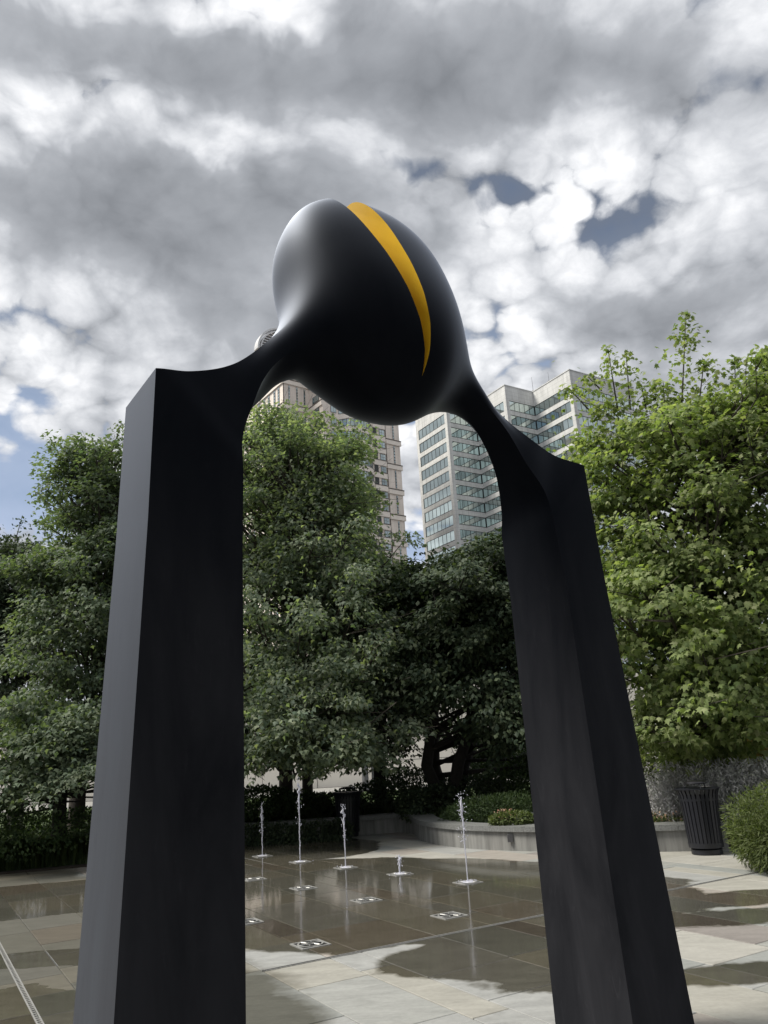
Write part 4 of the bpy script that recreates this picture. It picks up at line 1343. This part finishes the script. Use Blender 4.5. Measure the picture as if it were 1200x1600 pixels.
# left of the arch
base = at(120, 1270, 20); base[2] = .02
make_tree('maple_tree', 'tall leafy maple standing left of the arch', 'tree', base,
          [blob_at(170, 790, 19.5, 1.3, 1.5, 1.3), blob_at(150, 740, 19.5, 1.0, 1.2, .8), blob_at(140, 900, 19, 1.7, 1.7, 1.1), blob_at(150, 1010, 18.5, 1.8, 1.7, 1.2), blob_at(230, 850, 19.5, 1.6, 1.6, 2.0),
           blob_at(90, 880, 19, .9, 1.0, .6), blob_at(260, 1050, 18.5, 1.8, 1.6, 1.6), blob_at(110, 1100, 17.5, 1.2, 1.2, .6)],
          330, 60000, .112, LEAF_LOBED, M['leaf_left'], M['bark'], .16, 16, GT, fork=1.9,
          shoots=[(at(150, 750, 19.5), at(120, 682, 19.5), 120), (at(120, 790, 19.5), at(72, 738, 19.5), 130), (at(110, 810, 19.5), at(60, 775, 19.5), 130), (at(170, 720, 19.5), at(190, 660, 19.5), 120), (at(100, 840, 19), at(65, 815, 19), 90)])
base = at(25, 1262, 24); base[2] = .02
make_tree('dark_tree', 'dense dark tree at the left edge of the photo', 'tree', base,
          [blob_at(-10, 950, 24, 2.0, 2.0, 1.6), blob_at(25, 880, 24, 1.2, 1.3, .8), blob_at(60, 960, 24, 1.4, 1.5, 1.2), blob_at(0, 1060, 23, 2.3, 1.8, 1.6), blob_at(-60, 900, 24, 1.8, 1.6, 1.6)],
          150, 38000, .12, LEAF_OVAL, M['leaf_dark'], M['bark_dark'], .18, 17, None, fork=1.9,
          shoots=[(at(20, 860, 24), at(35, 805, 24), 60)])
base = at(92, 1290, 16.8); base[2] = .02
make_tree('low_maple', 'low spreading maple with drooping boughs over the grass edge', 'tree', base,
          [blob_at(40, 1170, 16.5, 1.5, 1.2, .42), blob_at(110, 1190, 16.2, 1.1, 1.1, .38), blob_at(20, 1235, 16, 1.0, 1.0, .25), blob_at(140, 1140, 17, 1.0, 1.1, .45), blob_at(70, 1130, 17, 1.1, 1.1, .35), blob_at(200, 1180, 16.8, 1.1, 1.1, .5)],
          90, 19000, .10, LEAF_LOBED, M['leaf_left'], M['bark_dark'], .11, 18, None, fork=1.3, clump=(.5, .13))
base = at(300, 1262, 23); base[2] = .02
make_tree('dark_tree', 'dense tree hidden mostly behind the left leg', 'tree', base,
          [blob_at(300, 1000, 23, 2.6, 2.0, 3.0), blob_at(380, 1080, 22, 1.8, 1.6, 1.6)], 120, 30000, .13, LEAF_OVAL, M['leaf_dark'], M['bark_dark'], .16, 19, None, fork=1.9)
# bright maple on the right
base = at(1150, 1200, 16.2); base[2] = .24
D = 15.0
make_tree('bright_maple', 'bright yellow green maple filling the right side of the photo', 'tree', base,
          [blob_at(1090, 760, D, 2.0, 1.9, 1.7), blob_at(1010, 720, D, 1.0, 1.2, .9), blob_at(990, 850, D - .5, 1.2, 1.4, 1.2), blob_at(1150, 700, D, 1.5, 1.6, 1.2), blob_at(1060, 960, D - 1, 1.8, 1.6, 1.3), blob_at(1160, 900, D - .5, 2.0, 1.8, 1.6),
           blob_at(1080, 1080, D - 1, 1.4, 1.4, .9), blob_at(1180, 1070, D - 1, 1.6, 1.5, 1.0), blob_at(960, 680, D, .6, .8, .5), blob_at(1060, 1160, D - .6, 1.0, 1.0, .4), blob_at(1250, 800, D, 2.0, 1.8, 2.0),
           blob_at(945, 780, D, .8, .9, .7), blob_at(1230, 640, D, 1.2, 1.2, 1.0), blob_at(1130, 650, D, .9, 1.0, .7), blob_at(1060, 660, D, .7, .8, .5), blob_at(1195, 610, D, .7, .8, .6), blob_at(950, 880, D - .5, .9, 1.0, .9), blob_at(985, 1000, D - 1, 1.0, 1.1, .9), blob_at(1030, 1120, D - 1, .9, 1.0, .6), blob_at(935, 700, D, .6, .7, .5)],
          370, 50000, .118, LEAF_MAPLE, M['leaf_right'], M['bark'], .20, 21, None, fork=1.7, clump=(.5, .2), single_leaves=300,
          shoots=[(at(1065, 640, D), at(1072, 488, D), 260), (at(965, 640, D), at(950, 545, D), 120), (at(985, 640, D), at(978, 550, D), 110), (at(1150, 640, D), at(1148, 560, D), 150), (at(1195, 620, D), at(1196, 548, D), 170),
                  (at(920, 640, D), at(888, 606, D), 110), (at(1090, 650, D), at(1100, 565, D), 150), (at(930, 700, D), at(900, 690, D), 90), (at(1040, 650, D), at(1036, 595, D), 120), (at(940, 610, D), at(918, 588, D), 60),
                  (at(1010, 640, D), at(1002, 600, D), 100)])

# ------------------------------------------------------------------ shrubs, hedges, flower beds


def blades(name, label, cat, path, depth, n, h, mt, seed, z=0.0, kind='stuff', droop=.5, wd=.012):
    rng = np.random.default_rng(seed)
    path = [np.array(p_) for p_ in path]; off = offset(path, depth)
    s = rng.random(n) * (len(path) - 1); i = np.minimum(s.astype(int), len(path) - 2); f_ = (s - i)[:, None]
    Pi = np.array(path); Oi = np.array(off)
    a_ = Pi[i] * (1 - f_) + Pi[i + 1] * f_; b_ = Oi[i] * (1 - f_) + Oi[i + 1] * f_
    q = rng.random((n, 1)) ; xy = a_ * (1 - q) + b_ * q
    ang = rng.uniform(0, 2 * math.pi, n); hh = h * rng.uniform(.6, 1.15, n) ; ln = hh * droop * rng.uniform(.4, 1.4, n)
    d = np.stack([np.cos(ang), np.sin(ang)], 1); sd_ = np.stack([-d[:, 1], d[:, 0]], 1) * wd
    def v3(xy_, z_): return np.column_stack([xy_, z_])
    z0 = np.full(n, z)
    Vv = np.stack([v3(xy - sd_, z0), v3(xy + sd_, z0), v3(xy + d * ln[:, None] * .35 + sd_, z + hh * .75), v3(xy + d * ln[:, None] * .35 - sd_, z + hh * .75), v3(xy + d * ln[:, None], z + hh * (1 - .35 * droop))], 1).reshape(-1, 3)
    F = np.array([(0, 1, 2), (0, 2, 3), (3, 2, 4)])
    FF = (F[None] + (np.arange(n) * 5)[:, None, None]).reshape(-1, 3)
    o = link(name, np_mesh(name, Vv, FF, mt)); tag(o, label, cat, None, kind)
    return o


blades('liriope_border', 'dark strappy grass border along the left edge of the plaza', 'grass', [gnd(-90, 1372), gnd(0, 1364), gnd(130, 1352), gnd(230, 1342), gnd(330, 1322)], 1.5, 26000, .55, M['blade'], 31, .02, wd=.014)
lw_path = [gnd(*q) - np.array([0, .0]) for q in ((300, 1326), (385, 1321), (470, 1317), (560, 1311), (612, 1306))]  # added dark foliage stands in for the shade and wet stone of this wall
make_bush('wall_shade_foliage', 'dark foliage added to stand in for shade and wet stone on the wall behind the leftmost jets', 'shade foliage', (lw_path[0][0], lw_path[0][1], 0.0),
          [(*(lw_path[i] * (1 - f_) + lw_path[i + 1] * f_), .14, .32, .16, .27) for i in range(3) for f_ in (0, .33, .66)], 11000, .055, LEAF_OVAL, M['leaf_dark'], 35, shell=.5)
blades('understory_grass', 'low shaded ground cover under the left trees', 'ground cover', [(-16, 17.2), (-9, 17.6), (-4.5, 18.6)], 6.0, 12000, .35, M['blade'], 32, .02, wd=.02)
blades('bed_ground_cover', 'low dark ground cover under the trees behind the seat wall', 'ground cover', offset(wall_path[2:24], .55), 2.6, 14000, .30, M['blade'], 33, .24, wd=.018)
blades('lawn_grass', 'mown grass strip beyond the trees', 'lawn', [(-14, 26.5), (14, 26.5)], 10, 9000, .09, M['blade'], 34, .10, wd=.02)


def bl(px, py, d, rx, ry, rz): return blob_at(px, py, d, rx, ry, rz)


def bush_at(name, label, px, py, d, rx, ry, rz, n, size, templ, mt, seed, extra=(), zb=.24, **k):
    p_ = at(px, py, d)
    return make_bush(name, label, 'shrub', (p_[0], p_[1], zb), [bl(px, py, d, rx, ry, rz)] + [bl(*e_) for e_ in extra], n, size, templ, mt, seed, **k)


bush_at('round_shrub', 'bushy fine leaved green shrub beside the litter bin at the right edge', 1192, 1293, 11.6, .44, .5, .46, 14000, .075, LEAF_NARROW, M['leaf_light_bush'], 41, [(1245, 1280, 11.6, .55, .55, .48), (1180, 1315, 11.3, .26, .3, .30), (1225, 1320, 11.1, .4, .4, .34)], zb=0.0, shell=.5)
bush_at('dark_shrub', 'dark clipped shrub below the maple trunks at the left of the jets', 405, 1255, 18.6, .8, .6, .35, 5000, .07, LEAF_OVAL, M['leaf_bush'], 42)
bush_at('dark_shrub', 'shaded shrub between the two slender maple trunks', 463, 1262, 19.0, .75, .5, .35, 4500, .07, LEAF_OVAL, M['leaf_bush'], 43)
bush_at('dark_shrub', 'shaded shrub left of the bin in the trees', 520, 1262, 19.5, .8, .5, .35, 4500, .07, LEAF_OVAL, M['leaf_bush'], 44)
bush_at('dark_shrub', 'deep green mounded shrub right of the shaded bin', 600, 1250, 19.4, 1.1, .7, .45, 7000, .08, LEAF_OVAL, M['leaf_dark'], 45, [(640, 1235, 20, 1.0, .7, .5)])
bush_at('dark_shrub', 'dark shrub at the foot of the multi stem tree', 680, 1258, 18.0, .9, .6, .4, 6000, .08, LEAF_OVAL, M['leaf_dark'], 46, [(730, 1240, 18.5, .9, .6, .4)])
bush_at('juniper_shrub', 'feathery green spreading shrub behind the seat wall', 765, 1266, 15.6, .78, .55, .26, 9000, .06, LEAF_NARROW, M['leaf_bush'], 47, [(725, 1275, 15.8, .45, .4, .2), (800, 1260, 15.8, .6, .4, .25)], spiky=.5)
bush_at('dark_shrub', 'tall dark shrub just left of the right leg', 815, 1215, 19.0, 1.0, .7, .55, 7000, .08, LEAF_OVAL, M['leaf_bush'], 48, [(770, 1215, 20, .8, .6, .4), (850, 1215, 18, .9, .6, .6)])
bush_at('flowering_shrub', 'small peach flowered plant on top of the seat wall bed', 790, 1272, 14.4, .2, .16, .09, 110, .032, LEAF_OVAL, M['flower'], 49)
bush_at('low_plant', 'low leafy plant below the peach flowers', 800, 1280, 14.3, .4, .25, .12, 1500, .05, LEAF_OVAL, M['leaf_light_bush'], 50)
bush_at('leafy_shrub', 'mid green shrub under the bright maple', 1075, 1190, 16.5, 1.0, .8, .5, 8000, .08, LEAF_OVAL, M['leaf_light_bush'], 51, [(1030, 1180, 17, .9, .7, .6), (1120, 1185, 17, .8, .7, .4)])
bush_at('yellow_shrub', 'yellow leaved shrub behind the sage by the bin', 1160, 1180, 16.4, .42, .4, .28, 2600, .07, LEAF_OVAL, M['leaf_yellow'], 52, [(1172, 1176, 16.4, .3, .3, .25), (1130, 1185, 16.6, .3, .3, .2)])
bush_at('leafy_shrub', 'green shrub at the right edge behind the sage', 1195, 1190, 16.8, .6, .5, .45, 4000, .07, LEAF_OVAL, M['leaf_light_bush'], 53, [(1240, 1180, 16.8, .8, .6, .6)])
bush_at('dark_shrub', 'shaded shrub under the low spreading maple', 20, 1300, 16.6, 1.2, .7, .45, 8000, .07, LEAF_OVAL, M['leaf_bush'], 54, [(90, 1300, 16.8, 1.0, .6, .35), (-60, 1290, 16.8, 1.2, .8, .6), (170, 1290, 17, 1.2, .6, .4)], zb=.02)

# sage: grey violet spikes
rng = np.random.default_rng(60)
n = 2600
c0 = at(1040, 1262, 14.6)[:2]; c1 = at(1200, 1245, 14.0)[:2]; c2 = at(1290, 1235, 13.8)[:2]
f_ = rng.random(n)[:, None]; xy = np.where(f_ < .6, c0 + (c1 - c0) * f_ / .6, c1 + (c2 - c1) * (f_ - .6) / .4) + rng.normal(0, .22, (n, 2))
Vs = []; Fs = []; k0 = 0
hgt = rng.uniform(.5, 1.0, n); lean = rng.normal(0, .16, (n, 2))
tt = np.linspace(0, 1, 9)
pos = []; dr = []
for j, tq in enumerate(tt[2:]):
    pos.append(np.column_stack([xy + lean * tq, .24 + hgt * tq])); dr.append(np.column_stack([rng.normal(0, 1, (n, 2)), np.full(n, 1.0)]))
    pos.append(np.column_stack([xy + lean * (tq - .05), .24 + hgt * (tq - .05)])); dr.append(np.column_stack([rng.normal(0, 1, (n, 2)), np.full(n, .9)]))
pos = np.vstack(pos); dr = np.vstack(dr); k = len(pos)
Vl, Fl = leaves(pos, dr, rng.normal(0, 1, (k, 3)), rng.uniform(.05, .09, k), (np.array([(0, 0, 0), (.13, .5, 0), (0, 1, 0), (-.13, .5, 0)]), np.array([(0, 1, 2), (0, 2, 3)])))
stv = np.stack([np.column_stack([xy - [.003, 0], np.full(n, .2)]), np.column_stack([xy + [.003, 0], np.full(n, .2)]), np.column_stack([xy + lean, .24 + hgt])], 1).reshape(-1, 3)
stf = np.arange(n * 3).reshape(-1, 3)
o = link('russian_sage', np_mesh('russian_sage', np.vstack([Vl, stv]), np.vstack([Fl, stf + len(Vl)]), M['lavender']))
tag(o, 'hazy grey violet sage flower spikes behind the litter bin', 'flowers', None, 'stuff')
# pink groundcover roses by the bin
g1 = at(1055, 1300, 13.6)[:2]
rng = np.random.default_rng(61); n = 1500
xy = np.column_stack([rng.uniform(3.3, 5.4, n), rng.uniform(13.1, 14.6, n)])
ps = np.column_stack([xy, .26 + .22 * rng.random(n)])
Vl, Fl = leaves(ps, rng.normal(0, 1, (n, 3)) + [0, 0, .6], rng.normal(0, .4, (n, 3)) + [0, 0, 1], rng.uniform(.03, .05, n), LEAF_OVAL)
o = link('rose_blooms', np_mesh('rose_blooms', Vl, Fl, M['flower'])); tag(o, 'small peach pink blooms scattered over the bed by the bin', 'flowers', None, 'stuff')
n = 5000
xy = np.column_stack([rng.uniform(3.2, 5.6, n), rng.uniform(13.0, 14.7, n)])
ps = np.column_stack([xy, .24 + .20 * rng.random(n)])
Vl, Fl = leaves(ps, rng.normal(0, 1, (n, 3)) + [0, 0, .3], rng.normal(0, .5, (n, 3)) + [0, 0, 1], rng.uniform(.04, .07, n), LEAF_OVAL)
o = link('rose_leaves', np_mesh('rose_leaves', Vl, Fl, M['leaf_light_bush'])); tag(o, 'low rose foliage in the bed left of the bin', 'ground cover', None, 'stuff')

# low dark planter on the bed, pale urn among the shrubs, grey street posts
p_ = at(820, 1272, 15.0)
root = empty('planter_pot', (p_[0], p_[1], .24)); tag(root, 'dark grey pot on the bed beside the peach flowers', 'pot')
b = MB(); b.lathe([(.12, 0), (.17, .22), (.185, .22), (.185, .25), (.16, .25), (.15, .20), (.001, .19)], 20); b.build('pot_body', M['pot'], root, True)
b = MB(); b.lathe([(.001, .2), (.15, .205)], 16); b.build('pot_soil', M['soil'], root)
p_ = at(1180, 1168, 17.5)
root = empty('garden_urn', (p_[0], p_[1], .24)); tag(root, 'pale urn with grey spiky leaves above the yellow shrub', 'urn')
zt = p_[2] - .24
b = MB(); b.lathe([(.16, 0), (.16, .08), (.09, .14), (.09, zt - .32), (.14, zt - .28), (.2, zt - .05), (.22, zt), (.18, zt), (.15, zt - .06), (.001, zt - .06)], 20); b.build('urn_body', M['pale_stone'], root, True)
b = MB()
for i in range(14):
    q = i * 2.4; l_ = .22 + .12 * random.random()
    b.tube([(.05 * math.cos(q), .05 * math.sin(q), zt - .05), (.10 * math.cos(q), .10 * math.sin(q), zt + l_ * .6), (.22 * math.cos(q), .22 * math.sin(q), zt + l_)], [.012, .012, .003], 4)
o = b.build('spiky_leaves', M['lavender'], root); o['kind'] = 'stuff'
for px, r_, lab in ((570, .16, 'thick grey street post seen between the maple trunks'), (583, .07, 'thin grey street pole beside the thick post')):
    p_ = at(px, 1200, 38)
    root = empty('street_post', (p_[0], p_[1], 0)); tag(root, lab, 'post')
    b = MB(); b.tube([(0, 0, 0), (0, 0, 4.2)], [r_, r_ * .9], 12); b.build('shaft', M['grey_metal'], root, True)
    b = MB(); b.lathe([(r_ * 1.7, 0), (r_ * 1.7, .12), (r_ * 1.1, .2)], 12); b.build('foot', M['grey_metal'], root, True)

# park trees behind the viewer: what the satin paint of the arch reflects
for i, (x, y, h_, r_) in enumerate([(-13, -9, 6.0, 3.6), (-6, -12, 6.5, 3.8), (1, -11, 6.2, 3.8), (8, -11, 6.5, 4.0), (14, -6, 6.0, 3.8), (16.5, 1, 5.6, 3.4), (-17, 10, 2.6, 2.6), (-15, 3, 3.0, 2.6)]):
    make_tree('park_tree', ['broad tree behind the viewer on the far left', 'broad tree behind the viewer left of the middle', 'broad tree straight behind the viewer', 'broad tree behind the viewer right of the middle',
                            'broad tree behind the viewer to the right', 'broad tree at the right side of the plaza',
                            'low tree at the far left side of the plaza', 'low tree left of the viewer'][i], 'tree', (x, y, 0), [(x, y, h_, r_, r_, h_ * .6), (x + 1, y, h_ + 1.6, r_ * .7, r_ * .7, 2.2)],
              120, 9000, .32, LEAF_OVAL, M['leaf_dark'], M['bark_dark'], .22, 70 + i, 'trees behind the viewer', fork=2.2, clump=(1.0, .5))
